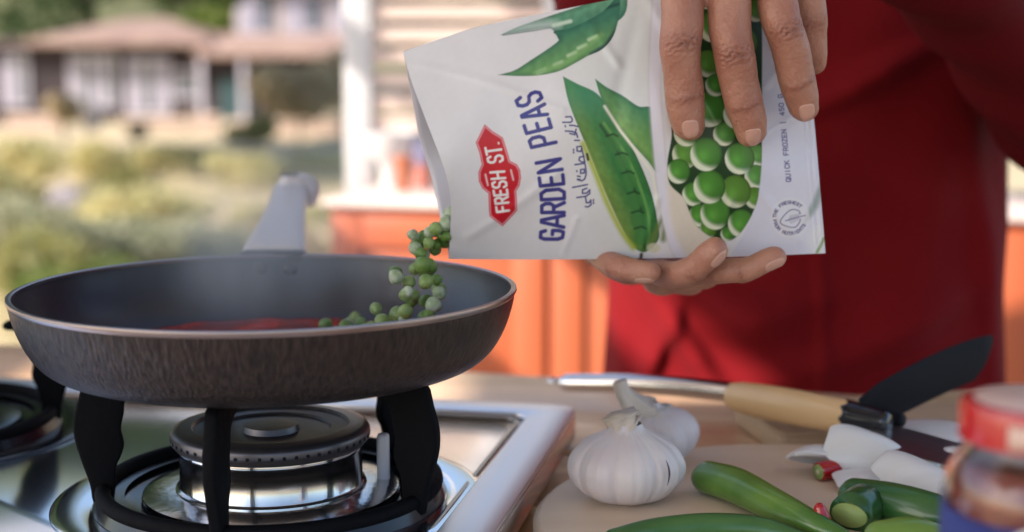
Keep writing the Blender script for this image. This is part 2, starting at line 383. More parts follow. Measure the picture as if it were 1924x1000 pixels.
# ------------------------------------------------------------ orange counter
M_orange = mat('orange_paint', (.43, .096, .032), .5, var=(2, (.38, .08, .026), (1, 1, .3), .25))
M_ctop = mat('counter_top_stone', (.68, .55, .5), .35, var=(5, (.66, .53, .48), I3, .25))
CA = R(-13)
Rz = Matrix.Rotation(CA, 4, 'Z')
c0 = PZ(615, 374, 0)                      # front left top corner
CT = thing('outdoor_counter', 'orange outdoor kitchen counter with panelled doors and pale stone top', 'counter', (c0.x, c0.y, ZG))
T = Matrix.Translation((c0.x, c0.y, 0)) @ Rz
def cb(name, u0, u1, v0, v1, z0, z1, m, bw=.003):
    ctr = T @ Vector(((u0+u1)/2, (v0+v1)/2, (z0+z1)/2))
    return box(name, ctr, (u1-u0, v1-v0, z1-z0), m, CT, rot=Rz, bw=bw)
cb('counter_top', -.012, 2.3, -.012, .52, -.014, 0, M_ctop)
cb('cabinet_body', .0, 2.28, .018, .5, ZG+.08, -.0145, M_orange)
cb('plinth', .02, 2.26, .06, .48, ZG, ZG+.079, mat('plinth_dark', (.1, .06, .05), .8))
for k in range(5):
    u0 = .01+k*.452; u1 = u0+.44
    d = cb('door', u0, u1, 0, .0175, ZG+.1, -.03, M_orange, .003)
    for a, b, z0, z1 in ((u0, u0+.065, ZG+.1, -.03), (u1-.065, u1, ZG+.1, -.03), (u0+.0655, u1-.0655, -.095, -.03), (u0+.0655, u1-.0655, ZG+.1, ZG+.165), (u0+.0655, u1-.0655, -.41, -.35)):
        f = cb('door_rail', a, b, -.0115, -.0005, z0, z1, M_orange, .003)
    hnd = cb('door_handle', u1-.05, u1-.03, -.03, -.0118, -.55, -.45, mat('handle_metal', (.5, .48, .45), .3, 1), .004)
# things on the counter
def oncounter(px, v):
    y = 3.0
    for _ in range(20):
        p = P(px, 300, y); q = T.inverted() @ Vector((p.x, p.y, 0)); y += (v-q.y)
    return Vector((p.x, p.y, 0))
c = oncounter(733, .3)
t = thing('white_mixing_bowl', 'large white bowl standing on the counter behind the white post', 'bowl', (c.x, c.y, .001))
lathe('bowl_body', [(.02, 0), (.022, .045), (.03, .055), (.055, .08), (.064, .115), (.061, .115), (.05, .082), (.028, .06), (.02, .058), (.001, .057)], (c.x, c.y, .001), M_white, t, n=40)
lathe('bowl_rim', [(.061, .116), (.066, .1145), (.067, .119), (.063, .1205)], (c.x, c.y, .001), M_white, t, n=40, closed=True)
c = oncounter(758, .2); M_terra = mat('terracotta', (.4, .13, .06), .6, var=(8, (.33, .1, .05), I3, .2))
t = thing('terracotta_pot', 'small orange terracotta pot beside the mouth of the bag', 'pot', (c.x, c.y, .001))
lathe('pot_body', [(.014, 0), (.0165, .055), (.019, .056), (.0195, .072), (.016, .072), (.015, .05), (.001, .048)], (c.x, c.y, .001), M_terra, t, n=24)
lathe('rim', [(.0195, .06), (.0215, .061), (.0215, .073), (.0195, .0745)], (c.x, c.y, .001), M_terra, t, n=24, closed=True)
c = oncounter(794, .3); M_blue = mat('blue_glaze', (.22, .22, .34), .3)
t = thing('blue_cup', 'blue and red patterned cup half behind the mouth of the bag', 'cup', (c.x, c.y, .001))
lathe('cup_body', [(.02, .05), (.026, .06), (.03, .105), (.027, .105), (.023, .06), (.001, .055)], (c.x, c.y, .001), M_blue, t, n=24)
lathe('cup_foot', [(.02, 0), (.024, .002), (.022, .025), (.02, .052), (.001, .052)], (c.x, c.y, .001), mat('red_glaze', (.4, .14, .11), .3), t, n=24)
# ------------------------------------------------------------ work table
M_tab = mat('table_wood', (.74, .47, .27), .38, coat=.15, var=(14, (.62, .37, .2), (.25, 5, 1), .18), bump=(30, .12, (.2, 6, 1)))
M_tab2 = mat('table_wood_pale', (.78, .55, .36), .38, coat=.15, var=(14, (.6, .4, .26), (.25, 5, 1), .18), bump=(30, .12, (.2, 6, 1)))
TA = R(-15.5); TR = Matrix.Rotation(TA, 4, 'Z')
tb = PZ(880, 699, 0)
TT = Matrix.Translation((tb.x, tb.y, 0)) @ TR
table = thing('work_table', 'wide wooden outdoor work table the stove and boards stand on', 'table', (tb.x, tb.y, ZG))
def tbx(name, u0, u1, v0, v1, z0, z1, m, bw=.0015):
    return box(name, TT @ Vector(((u0+u1)/2, (v0+v1)/2, (z0+z1)/2)), (u1-u0, v1-v0, z1-z0), m, table, rot=TR, bw=bw)
pl = None
for k in range(8):
    v1 = -.118*k; v0 = v1-.1165
    for (u0, u1) in ((-1.15, -.16+.13*(k % 3)), (-.1585+.13*(k % 3), .95)):
        tbx('plank', u0, u1, v0, v1, -.03, 0-.0004*((k*7) % 3), (M_tab, M_tab2)[(k+(u0 > -1)) % 2], .0012)
tbx('apron_rail', -1.1, .9, -.06, -.03, -.11, -.0305, M_tab); tbx('apron_rail', -1.1, .9, -.9, -.87, -.11, -.0305, M_tab)
for u in (-1.1, .84):
    for v in (-.92, -.07): tbx('leg', u, u+.06, v, v+.06, ZG, -.031, M_tab, .003)

# ------------------------------------------------------------ stove
M_steel = mat('polished_steel', (.88, .88, .91), .14, 1, bump=(5, .03, (1, 1, 1)))
M_satin = mat('satin_steel', (.86, .86, .9), .34, 1)
M_steel2 = mat('brushed_steel', (.6, .58, .58), .16, 1, bump=(50, .12, (3, 3, .15)))
M_black = mat('cast_iron', (.003, .003, .0045), .75, spec=.12, bump=(160, .25, I3))
M_enamel = mat('black_enamel', (.01, .01, .014), .18)
SZ = .027
K = PZ(1087, 762, SZ); SA = R(-11.4)
ST = Matrix.Translation((K.x, K.y, 0)) @ Matrix.Rotation(SA, 4, 'Z')
stove = thing('gas_stove', 'polished steel two burner table top gas stove under the pan', 'stove', (K.x, K.y, .002))
BC = Vector((-.136, .782, 0)); BC2 = Vector((-.405, .93, 0))
W_, D_ = .74, .46
prism('stove_body', rrect(-W_, -D_, 0, 0, .016), .006, SZ-.0035, M_steel, stove, ST, bw=.0015)
for u in (-.7, -.04):
    for v in (-.42, -.04):
        p = ST @ Vector((u, v, 0)); lathe('foot', [(.001, 0), (.012, 0), (.012, .006), (.001, .006)], (p.x, p.y, .0005), M_black, stove, n=16)
# raised border with a pressed groove
def ring_prism(name, A, B, z0, z1, m, par, M, bw):
    n = len(A); vs = [(x, y, z) for z in (z0, z1) for L in (A, B) for x, y in L]; vs = [M @ Vector(v) for v in vs]
    fs = []
    for i in range(n):
        j = (i+1) % n
        fs += [(i, j, n+j, n+i), (2*n+i, 3*n+i, 3*n+j, 2*n+j), (i, 2*n+i, 2*n+j, j), (n+i, n+j, 3*n+j, 3*n+i)]
    return bev(fix(mk(name, vs, fs, m, par, smooth=False)), bw)
ring_prism('border', rrect(-W_, -D_, 0, 0, .016), rrect(-W_+.03, -D_+.03, -.03, -.03, .012), SZ-.0034, SZ, M_satin, stove, ST, .0007)
ring_prism('pressed_bead', rrect(-W_+.034, -D_+.034, -.034, -.034, .012), rrect(-W_+.037, -D_+.037, -.037, -.037, .01), SZ-.0034, SZ-.0022, mat('bead_bronze', (.42, .34, .26), .25, 1), stove, ST, .0004)
def burner(c, par, main=True):
    z0 = SZ-.0034
    lathe('dish', [(.121, .0002), (.120, .0010), (.116, .0014), (.107, .0008), (.0995, .0006), (.0988, .0003)], (c.x, c.y, z0), M_steel if main else M_enamel, par, n=96)
    lathe('drip_tray', [(.0985, .0004), (.096, .006), (.088, .0065), (.08, .003), (.07, .0015), (.05, .003), (.03, .003), (.001, .003)], (c.x, c.y, z0), M_enamel, par, n=96)
    lathe('burner_base', [(.072, .0035), (.0715, .0055), (.066, .0065), (.0535, .007), (.0532, .0082), (.0518, .0088), (.0512, .0095), (.0508, .0275), (.0515, .029), (.051, .031), (.001, .031)], (c.x, c.y, z0), M_steel2 if main else M_enamel, par, n=96)
    cap = mat('burner_cap_metal', (.12, .11, .12), .38, .8, bump=(60, .15, I3))
    lathe('burner_cap', [(.001, .031), (.053, .0312), (.0553, .034), (.0556, .0385), (.0545, .0405), (.051, .0415), (.044, .042), (.043, .0405), (.034, .04), (.033, .0385), (.016, .0383), (.015, .0415), (.006, .042), (.001, .042)], (c.x, c.y, z0), cap, par, n=96)
    vs, fs = [], []                                   # flame ports: proud dark plugs, shade of the holes put into their colour
    N = 54
    for k in range(N):
        a = 2*math.pi*k/N; ca, sa = math.cos(a), math.sin(a); b = len(vs)
        for r in (.0553, .0558):
            for q in range(6):
                t_ = 2*math.pi*q/6; s = .0011*math.cos(t_); zz = .0362+.0011*math.sin(t_)
                vs.append((c.x+r*ca-s*sa, c.y+r*sa+s*ca, z0+zz))
        fs.append(tuple(b+6+q for q in range(6))); fs += [(b+q, b+(q+1) % 6, b+6+(q+1) % 6, b+6+q) for q in range(6)]
    o = fix(mk('flame_port', vs, fs, mat('port_black', (.004, .004, .004), .9), par, smooth=False)); o['kind'] = 'stuff'
    p = c+Vector((.062, .012, 0))
    if main: box('igniter', (p.x, p.y, z0+.018), (.007, .007, .03), mat('ceramic', (.6, .57, .6), .3), par, bw=.002)
burner(BC, stove); burner(BC2, stove, False)
def pan_support(c, label, a0=-97):
    z0 = SZ-.0034
    t = thing('pan_support', label, 'trivet', (c.x, c.y, z0), 'cast iron pan supports')
    lathe('ring', [(.0925+.0045*math.cos(x), .0085+.0045*math.sin(x)) for x in np.linspace(0, 2*math.pi, 12, endpoint=False)], (c.x, c.y, z0), M_black, t, n=96, closed=True)
    lathe('inner_ring', [(.0855, .004), (.0895, .0035), (.0895, .0075), (.081, .0065)], (c.x, c.y, z0), M_enamel, t, n=96, closed=True)
    ZK = 1.27
    prof = [(.101, .0), (.107, .002), (.109, .010), (.1145, .02), (.1195, .031), (.1192, .04), (.1145, .049), (.1085, .0582), (.088, .0588), (.066, .0562), (.064, .052), (.073, .0505), (.0795, .046), (.081, .04), (.0835, .034), (.0815, .027), (.084, .022), (.088, .017), (.0895, .008), (.092, .0005)]
    prof = [tuple(q) for q in catmull(np.array(prof+[prof[0]]), 61)[:-1]]
    prof2 = [((.078+(r_-.078)*.69 if r_ > .078 else r_), z_) for r_, z_ in prof]
    for k in range(5):
        a = R(a0+72*k); ca, sa = math.cos(a), math.sin(a); h = .0034
        n = len(prof); vs = [(c.x+r*ca-s*sa, c.y+r*sa+s*ca, z0+z) for s in (-h, h) for r, z in [(r_, z_*ZK) for r_, z_ in prof2]]
        fs = [tuple(range(n)), tuple(range(n, 2*n))]+[(i, (i+1) % n, n+(i+1) % n, n+i) for i in range(n)]
        bev(fix(mk('arm', vs, fs, M_black, t, smooth=False)), .0016, 3, 50)
pan_support(BC, 'black cast iron five armed trivet carrying the frying pan')
pan_support(BC2, 'black cast iron trivet on the empty burner at the left edge', -60)
for k in range(2):
    p = ST @ Vector((-.25-.24*k, -D_-.001, .0)); M = Matrix.Translation((p.x, p.y, .016)) @ Matrix.Rotation(SA, 4, 'Z') @ Matrix.Rotation(R(90), 4, 'X')
    prism('control_knob', [(.009*math.cos(a), .009*math.sin(a)) for a in np.linspace(0, 2*math.pi, 24, endpoint=False)], 0, .02, M_black, stove, M, bw=.001)

# ------------------------------------------------------------ pan
M_pout = mat('pan_outside', (.019, .017, .020), .33, .65, bump=(80, .65, (6, 6, .8)), var=(80, (.082, .062, .057), (6, 6, .9), .27))
M_pin = mat('pan_nonstick', (.022, .022, .031), .33, bump=(300, .05, I3))
M_rim = mat('pan_rim_metal', (.38, .33, .345), .3, 1)
PC = Vector((-.1355, .7805, 0))
pan = thing('frying_pan', 'dark non stick frying pan with grey handle on the lit steel burner', 'pan', (PC.x, PC.y, .1))
ZR = .1438
outer = [(.001, .1004), (.05, .1001), (.086, .0999)]; inner = []
for k in range(36):
    u = k/35; u = 1-u; rr = .09+(.1372-.09)*(1-u**1.3)**.25; outer.append((rr, .1415-.0411*u))
for k in range(36):
    u = k/35; rr = .087+(.1350-.087)*(1-u**1.3)**.25; inner.append((rr, .1420-.0392*u))
inner += [(.08, .1024), (.04, .1023), (.001, .1023)]
lathe('pan_shell', outer, PC, M_pout, pan, n=160)
lathe('pan_lining', inner, PC, M_pin, pan, n=160)
lathe('rim', [(.1351, .1410), (.1373, .1408), (.1382, .1424), (.1380, .1438), (.1366, .1443), (.1350, .1436)], PC, M_rim, pan, n=160, closed=True)
# handle
M_hand = mat('handle_grey', (.68, .63, .65), .33, var=(3, (.6, .56, .58), I3, .3))
hp = [P(514, 474, .932), P(519, 452, .955), P(530, 415, 1.005), P(539, 378, 1.06), P(546, 350, 1.105)]
hw = [62, 56, 44, 36, 33]
wd = [hw[i]*hp[i].y/F for i in range(5)]
vs = []; fs = []
q = catmull(np.hstack([np.array(hp), np.array([[a] for a in wd])]), 24); n = 28
def se(a, e=.5): c_, s_ = math.cos(a), math.sin(a); return math.copysign(abs(c_)**e, c_), math.copysign(abs(s_)**e, s_)
for i, (x, y, z, wv) in enumerate(q):
    for k in range(n):
        ex, ez = se(2*math.pi*k/n, .55)
        vs.append((x+wv*ex, y, z-.0045+.0085*ez))
L = len(q)
for i in range(L-1):
    for k in range(n): fs.append((i*n+k, i*n+(k+1) % n, (i+1)*n+(k+1) % n, (i+1)*n+k))
fs.append(tuple(range(n))); fs.append(tuple((L-1)*n+k for k in range(n)))
bev(fix(mk('handle', vs, fs, M_hand, pan)), .003, 3, 60)
e = P(548, 345, 1.11)
loft('handle_hook', [P(548, 352, 1.105), P(564, 354, 1.106), P(577, 362, 1.105), P(583, 374, 1.100)], [(.012, .011), (.013, .012), (.011, .012), (.005, .0075)], M_hand, pan, n=18, m=16)
hl = P(545, 343, 1.09)
lathe('hole_shade_disc', [(.001, 0), (.0072, 0), (.0078, .001), (.001, .0012)], (hl.x+.000, hl.y-.005, hl.z+.0058), mat('hole_shade', (.03, .03, .035), .5), pan, n=30)  # dark disc on the handle, its colour stands for shade inside the hole
a, b = P(453, 474, .925), P(576, 476, .925)
box('handle_bracket', ((a.x+b.x)/2, .923, a.z-.003), (b.x-a.x, .016, .009), mat('bracket_dark', (.06, .06, .065), .4, .6), pan, bw=.003)
for px, py in ((486, 507), (541, 510)):
    p = P(px, py, .905); M = Matrix.Translation((p.x, PC.y+math.sqrt(.1335**2-(p.x-PC.x)**2), p.z)) @ Matrix.Rotation(R(90), 4, 'X')
    vs, fs = lathe_data([(.0045, 0), (.0044, .0012), (.003, .0025), (.001, .003)], (0, 0, 0), 20)
    fix(mk('rivet', [M @ Vector(v) for v in vs], fs, M_pin, pan))
# sauce
M_sauce = mat('tomato_sauce', (.5, .035, .012), .12, coat=.6, var=(60, (.3, .02, .01), I3, .15), bump=(110, .9, I3), spec=.8)
ns, nr = 140, 40; vs = [(PC.x, PC.y, .1065)]; fs = []; g = np.random.default_rng(8)
wv = [(g.uniform(60, 260), g.uniform(0, 6.28), g.uniform(0, 6.28)) for _ in range(12)]
for i in range(1, nr+1):
    for k in range(ns):
        r = .1125*i/nr; a = 2*math.pi*k/ns; x = PC.x+r*math.cos(a); y = PC.y+r*math.sin(a)
        z = .1064+.0010*sum(math.sin(f_*(x*math.cos(d)+y*math.sin(d))+ph) for f_, ph, d in wv)/3
        vs.append((x, y, z if i < nr else .1060))
for k in range(ns): fs.append((0, 1+k, 1+(k+1) % ns))
for i in range(nr-1):
    for k in range(ns): fs.append((1+i*ns+k, 1+(i+1)*ns+k, 1+(i+1)*ns+(k+1) % ns, 1+i*ns+(k+1) % ns))
tag(mk('tomato_sauce', vs, fs, M_sauce), 'simmering red tomato sauce lying in the dark frying pan', 'sauce')
# ------------------------------------------------------------ pea bag with its print
def arr(*a): return np.array(a, float)
front_mouth = arr((843, 487), (846, 430), (846, 370), (834, 315), (800, 225), (772, 150), (757, 97))
bottom_edge = arr((843, 487), (1000, 488), (1200, 486), (1400, 482), (1551, 476))
seal_edge = arr((1551, 476), (1543, 380), (1531, 240), (1519, 130), (1508, 40), (1495, -60))
top_edge = arr((757, 97), (830, 72), (905, 49), (1035, 22), (1130, 3), (1220, -14), (1350, -38), (1495, -60))
def resample(c, t):
    q = catmull(c, 200); d = np.r_[0, np.cumsum(np.linalg.norm(np.diff(q, axis=0), axis=1))]; d /= d[-1]
    return np.stack([np.interp(t, d, q[:, k]) for k in (0, 1)], -1)
def patch(s, t):
    Bt, Tp, L, Rr = resample(bottom_edge, s), resample(top_edge, s), resample(front_mouth, t), resample(seal_edge, t)
    s_, t_ = s[..., None], t[..., None]
    p00, p10, p01, p11 = bottom_edge[0], bottom_edge[-1], top_edge[0], top_edge[-1]
    return (1-t_)*Bt+t_*Tp+(1-s_)*L+s_*Rr-((1-s_)*(1-t_)*p00+s_*(1-t_)*p10+(1-s_)*t_*p01+s_*t_*p11)
BY = .822
def bag_bulge(s, t):
    g_ = np.interp(s, [0, .1, .35, .6, .8, .93, 1], [.95, .95, 1.0, 1.0, .85, .35, .02])
    tt = np.clip(np.sin(np.pi*np.clip(t, 0, 1)), 0, 1)**.95
    b = .0235*g_*tt
    b += .0012*np.sin(s*9+t*5)*tt*g_+.0007*np.sin(s*23-t*13+1)*tt+.0006*np.sin(t*31+s*6)*np.clip(s*4-2.6, 0, 1)*tt
    for (s0, t0, s1, t1, w_, h_) in ((.0, .95, .35, .6, .012, .0008), (.05, .1, .3, .35, .014, .0012), (.62, 1., .74, .5, .014, .0014), (.5, .0, .56, .22, .010, .0016), (.7, .0, .76, .2, .010, .0014), (.93, .05, .8, .3, .012, .0016), (.97, .5, .86, .42, .012, .0015), (.97, .72, .88, .6, .010, .0013), (.3, .0, .34, .16, .010, .0012), (.45, 1., .52, .75, .012, .0012)):
        vx, vy = s1-s0, (t1-t0)*.6; k_ = np.clip(((s-s0)*vx+(t-t0)*.6*vy)/(vx*vx+vy*vy), 0, 1); d_ = np.hypot(s-s0-k_*vx, (t-t0)*.6-k_*vy); b += h_*np.exp(-(d_/w_)**2)*np.sin(np.pi*np.clip(t, 0, 1))**.4
    b += .00035*np.sin(s*420)*np.clip((s-.965)/.01, 0, 1)
    b += .0016*np.exp(-((s-.55+.08*np.sin(t*4))/.022)**2)*tt*-1          # soft crease by the ribbon
    return b
def toworld(px, py, Y):
    u = (px-962)/F; v = -(py-500)/F
    dy = math.cos(PITCH)+v*math.sin(PITCH); dz = -math.sin(PITCH)+v*math.cos(PITCH)
    return np.stack([u/dy*Y, Y+0*u, dz/dy*Y+CAMZ], -1)
NS, NT = 560, 390
s, t = np.meshgrid(np.linspace(0, 1, NS), np.linspace(0, 1, NT), indexing='ij')
A = patch(s, t); AX, AY = A[..., 0].ravel(), A[..., 1].ravel()
co = toworld(A[..., 0], A[..., 1], BY-bag_bulge(s, t)).reshape(-1, 3)
# ---- painter working in the flat print's own coordinates
N = AX.size; col = np.empty((N, 3)); col[:] = (.74, .715, .735)
def smooth(d, w=.9): return np.clip(.5-d/(2*w), 0, 1)
def over(a, c):
    c = np.asarray(c, float); a = a[:, None]; col[:] = col*(1-a)+c*a
MASK = None
def stroke(pts, wd, c, w=.8):
    pts = np.array(pts, float); lo, hi = pts.min(0)-wd-3, pts.max(0)+wd+3
    I = np.where((AX > lo[0]) & (AX < hi[0]) & (AY > lo[1]) & (AY < hi[1]))[0]
    if len(I) == 0: return
    x, y = AX[I], AY[I]; d = np.full(len(I), 1e9)
    for (x0, y0), (x1, y1) in zip(pts[:-1], pts[1:]):
        vx, vy = x1-x0, y1-y0; L = vx*vx+vy*vy+1e-9; k = np.clip(((x-x0)*vx+(y-y0)*vy)/L, 0, 1)
        d = np.minimum(d, np.hypot(x-x0-k*vx, y-y0-k*vy))
    a = (smooth(d-wd/2, w)*(1 if MASK is None else MASK[I]))[:, None]; col[I] = col[I]*(1-a)+np.array(c, float)*a
def poly_sd(pts):
    pts = np.array(pts, float); d = np.full(N, 1e9); ins = np.zeros(N, bool)
    for (x0, y0), (x1, y1) in zip(pts, np.roll(pts, -1, 0)):
        vx, vy = x1-x0, y1-y0; L = vx*vx+vy*vy+1e-9; k = np.clip(((AX-x0)*vx+(AY-y0)*vy)/L, 0, 1)
        d = np.minimum(d, np.hypot(AX-x0-k*vx, AY-y0-k*vy))
        ins ^= ((y0 > AY) != (y1 > AY)) & (AX < vx*(AY-y0)/(vy+1e-12)+x0)
    return np.where(ins, -d, d)
def cpoly(pts, n=50, closed=True):
    p = np.array(pts, float); return catmull(np.vstack([p, p[:1]]), n)[:-1] if closed else p
def vnoise(sc, seed):
    g = np.random.default_rng(seed); v = 0
    for k in range(5):
        a = g.uniform(0, 6.28); f_ = g.uniform(.6, 1.6)/sc; v = v+np.sin((AX*math.cos(a)+AY*math.sin(a))*f_*6.28+g.uniform(0, 6.28)+1.3*np.sin((AY*math.cos(a)-AX*math.sin(a))*f_*3))
    return v/5
# cool white leafy ghost in the centre of the pack
over(.45*smooth(poly_sd(cpoly([(1050, 60), (1240, -20), (1240, 250), (1200, 480), (1120, 470), (1090, 330)])), 30), (.62, .66, .62))
over(.35*np.clip(vnoise(60, 4), 0, 1)*smooth(np.abs(AX-1170)-70, 20), (.72, .75, .72))
GD, GM, GL, GY = (.012, .07, .028), (.035, .17, .04), (.12, .32, .08), (.36, .44, .07)
def pod(pts, a, b, deep=GD, mid=GM, edge=GL, seed=1, hl=None):
    """pod: shaded across between two edge directions"""
    sd = poly_sd(pts); m = smooth(sd, 1.0); a = np.array(a, float); b = np.array(b, float)
    k = np.clip(((AX-a[0])*(b-a)[0]+(AY-a[1])*(b-a)[1])/((b-a)@(b-a)), 0, 1)
    c = np.array(edge)*(1-k)[:, None]+np.array(mid)*k[:, None]
    e = np.clip(1+sd/9, 0, 1)[:, None]; c = c*(1-.55*e)+np.array(deep)*.55*e
    c *= (1+.18*vnoise(22, seed))[:, None]
    col[:] = col*(1-m[:, None])+c*m[:, None]
# top pods (print runs out over the top edge)
pod(cpoly([(940, 66), (975, 50), (1030, 31), (1105, 6), (1140, -10), (1175, -14), (1172, 30), (1120, 60), (1060, 82), (1035, 54), (990, 58)], 60), (1100, 10), (1110, 50), (.01, .09, .06), (.05, .2, .13), (.13, .33, .2), 2)
stroke([(945, 66), (1000, 58), (1035, 52)], 2.5, (.1, .13, .12))
over(.7*smooth(poly_sd(cpoly([(950, 62), (990, 44), (1040, 40), (1050, 50), (1000, 56)], 40)), 9), (.6, .66, .66))
stroke([(1040, 48), (1056, 44), (1072, 40)], 7, (.55, .68, .55), 2)
podB = cpoly([(936, 141), (965, 133), (990, 118), (1050, 76), (1040, 60), (1075, 52), (1130, 24), (1162, -6), (1163, 30), (1152, 68), (1132, 92), (1105, 105), (1082, 118), (1050, 134), (1010, 142), (970, 143)], 90)
pod(podB, (1080, 122), (1060, 60), (.012, .08, .065), (.045, .19, .12), (.17, .36, .12), 3)
MASK = smooth(poly_sd(podB), 1)
stroke([(1162, 8), (1130, 18), (1085, 42), (1040, 56)], 6, (.012, .07, .06), 2.5)
stroke([(1158, 60), (1140, 86), (1112, 103)], 9, (.012, .05, .06), 3)
for x, y in ((1115, 72), (1076, 102), (1018, 134), (1095, 88), (1050, 120)): stroke([(x-8, y+3), (x+6, y-3)], 7, (.45, .62, .38), 2.5)
stroke([(1005, 138), (1055, 122), (1095, 96), (1130, 66)], 7, (.2, .4, .14), 5)
MASK = None
# left pod with open seam and peas
big = cpoly([(1058, 144), (1085, 158), (1120, 175), (1145, 205), (1180, 262), (1208, 320), (1226, 370), (1236, 420), (1238, 448), (1222, 468), (1207, 474), (1188, 462), (1168, 428), (1150, 390), (1130, 345), (1108, 290), (1085, 235), (1068, 190)], 90)
pod(big, (1085, 330), (1150, 300), (.012, .09, .03), (.035, .19, .05), (.33, .42, .08), 5)
over(.75*smooth(poly_sd(big), 1)*np.clip((245-AY)/90, 0, 1), (.06, .26, .12))
stroke(catmull(arr((1128, 235), (1160, 285), (1190, 350), (1208, 410), (1212, 466)), 30), 5, (.012, .07, .02), 2)
stroke(catmull(arr((1135, 232), (1175, 290), (1202, 350), (1219, 410), (1217, 462)), 30), 5, (.13, .34, .08), 2)
for x, y in ((1152, 270), (1170, 305), (1182, 340), (1192, 378), (1200, 414), (1205, 444)):
    d = np.hypot((AX-x)/15, (AY-y)/17); over(.8*smooth((d-1)*15, 3), (.05, .2, .05)); stroke([(x-13, y-14), (x, y-18), (x+9, y-14)], 3.5, (.006, .05, .015), 1.5)
stroke(catmull(arr((1095, 270), (1118, 325), (1142, 385), (1168, 436), (1190, 466)), 30), 9, (.4, .47, .06), 4)
# second pod
pod(cpoly([(1118, 148), (1140, 164), (1170, 180), (1200, 200), (1226, 205), (1232, 260), (1238, 325), (1215, 300), (1180, 262), (1150, 225), (1130, 185)], 60), (1160, 245), (1200, 205), (.01, .1, .05), (.04, .2, .06), (.2, .38, .1), 6)
stroke([(1136, 200), (1165, 245), (1200, 290), (1226, 325), (1240, 400)], 5, (.8, .78, .66), 2)
stroke([(1205, 478), (1204, 488)], 6, (.05, .04, .02), 1.5); stroke([(1222, 460), (1240, 420), (1252, 400), (1246, 450)], 9, (.14, .2, .05), 5)
d = np.hypot((AX-1228)/13, (AY-466)/9); over(.8*smooth((d-1)*9, 2), (.62, .6, .42))
# ribbon
rib = cpoly([(1245, -60), (1262, -60), (1246, 60), (1240, 160), (1246, 250), (1254, 330), (1275, 400), (1300, 450), (1330, 492), (1278, 492), (1252, 440), (1238, 370), (1226, 260), (1220, 150), (1225, 40), (1234, -60)], 80)
over(.5*smooth(np.abs(poly_sd(rib))-2.5, 3), (.5, .48, .54)); over(.95*smooth(poly_sd(rib), 2), (.74, .71, .79))
over(.85*smooth(poly_sd(cpoly([(1252, 330), (1275, 330), (1300, 395), (1330, 440), (1370, 470), (1330, 494), (1290, 480), (1262, 420)])), 6), (.72, .64, .52))
# heap of peas inside the bean shaped window
win = cpoly([(1262, -60), (1300, -70), (1400, -70), (1428, -20), (1432, 60), (1432, 160), (1431, 300), (1424, 372), (1406, 416), (1380, 448), (1350, 452), (1312, 428), (1296, 400), (1284, 372), (1258, 345), (1254, 305), (1262, 250), (1252, 200), (1246, 120), (1250, 20)], 120)
wm = smooth(poly_sd(win), 1.2); over(wm, (.01, .045, .012))
peas = [(1361, 252, 21), (1288, 290, 25), (1275, 322, 22), (1303, 365, 21), (1314, 405, 20), (1330, 432, 16), (1368, 440, 14), (1423, 292, 19), (1420, 332, 21), (1418, 372, 19), (1390, 298, 28), (1344, 402, 28), (1393, 420, 25), (1382, 360, 29), (1333, 351, 30), (1327, 290, 30), (1333, 205, 32), (1330, 120, 24), (1345, 160, 20), (1270, 215, 24), (1290, 250, 24), (1300, 160, 25), (1385, 215, 26), (1410, 250, 22), (1390, 150, 28), (1420, 190, 22), (1275, 110, 26), (1290, 40, 28), (1340, 50, 28), (1395, 80, 28), (1380, 10, 28), (1330, -10, 26), (1280, -20, 24), (1420, 20, 20)]
for i, (x, y, r) in enumerate(peas):
    dx, dy = (AX-x)/r, (AY-y)/(r*1.06); d = np.hypot(dx, dy); a = smooth((d-1)*r, 1.0)*wm
    sh = np.clip(.5+.35*(dx*-.2+dy*-.7), 0, 1)[:, None]
    c = np.array((.035, .15, .022))*(1-sh)+np.array((.1, .34, .045))*sh
    rim_ = (np.clip(np.hypot(dx-.2-.05*math.sin(i), dy+.26)-.8, 0, .34)/.34)**1.3*np.clip(.1-dx*.8+dy*.9, 0, 1)
    hl_ = np.exp(-((dx+.25)**2+(dy-.15)**2)/.16)[:, None]; c = c*(1+.35*hl_)+np.array((.03, .05, .01))*hl_; c *= (1-.35*np.clip(d*d, 0, 1))[:, None]
    rim_ = np.clip(rim_*1.5, 0, 1)[:, None]
    c = c*(1-rim_)+np.array((.72, .76, .58))*rim_
    e = (np.clip((d-.82)/.18, 0, 1)*np.clip(.5+dx*.8-dy*.6, 0, 1)*.6)[:, None]; c = c*(1-e)+np.array((.008, .05, .01))*e
    if i % 4 == 1: c = c*.8+np.array((.2, .22, .03))*.2
    a = a[:, None]; col[:] = col*(1-a)+c*a
over(.9*smooth(poly_sd([(1433, -70), (1560, -70), (1560, 480), (1372, 480), (1400, 436), (1424, 380), (1433, 300)]), 1.2), (.66, .65, .76))
# green sweep by the seal
over(.75*smooth(poly_sd(cpoly([(1546, 330), (1538, 350), (1526, 380), (1516, 400), (1512, 420), (1530, 400), (1542, 375)], 40)), 4), (.2, .28, .25))
over(.8*smooth(poly_sd(cpoly([(1548, 400), (1536, 425), (1520, 440), (1524, 480), (1560, 480)], 40)), 8), (.72, .72, .74))
stroke([(1535, 474), (1542, 462), (1548, 448)], 5, (.25, .35, .15), 1.5)
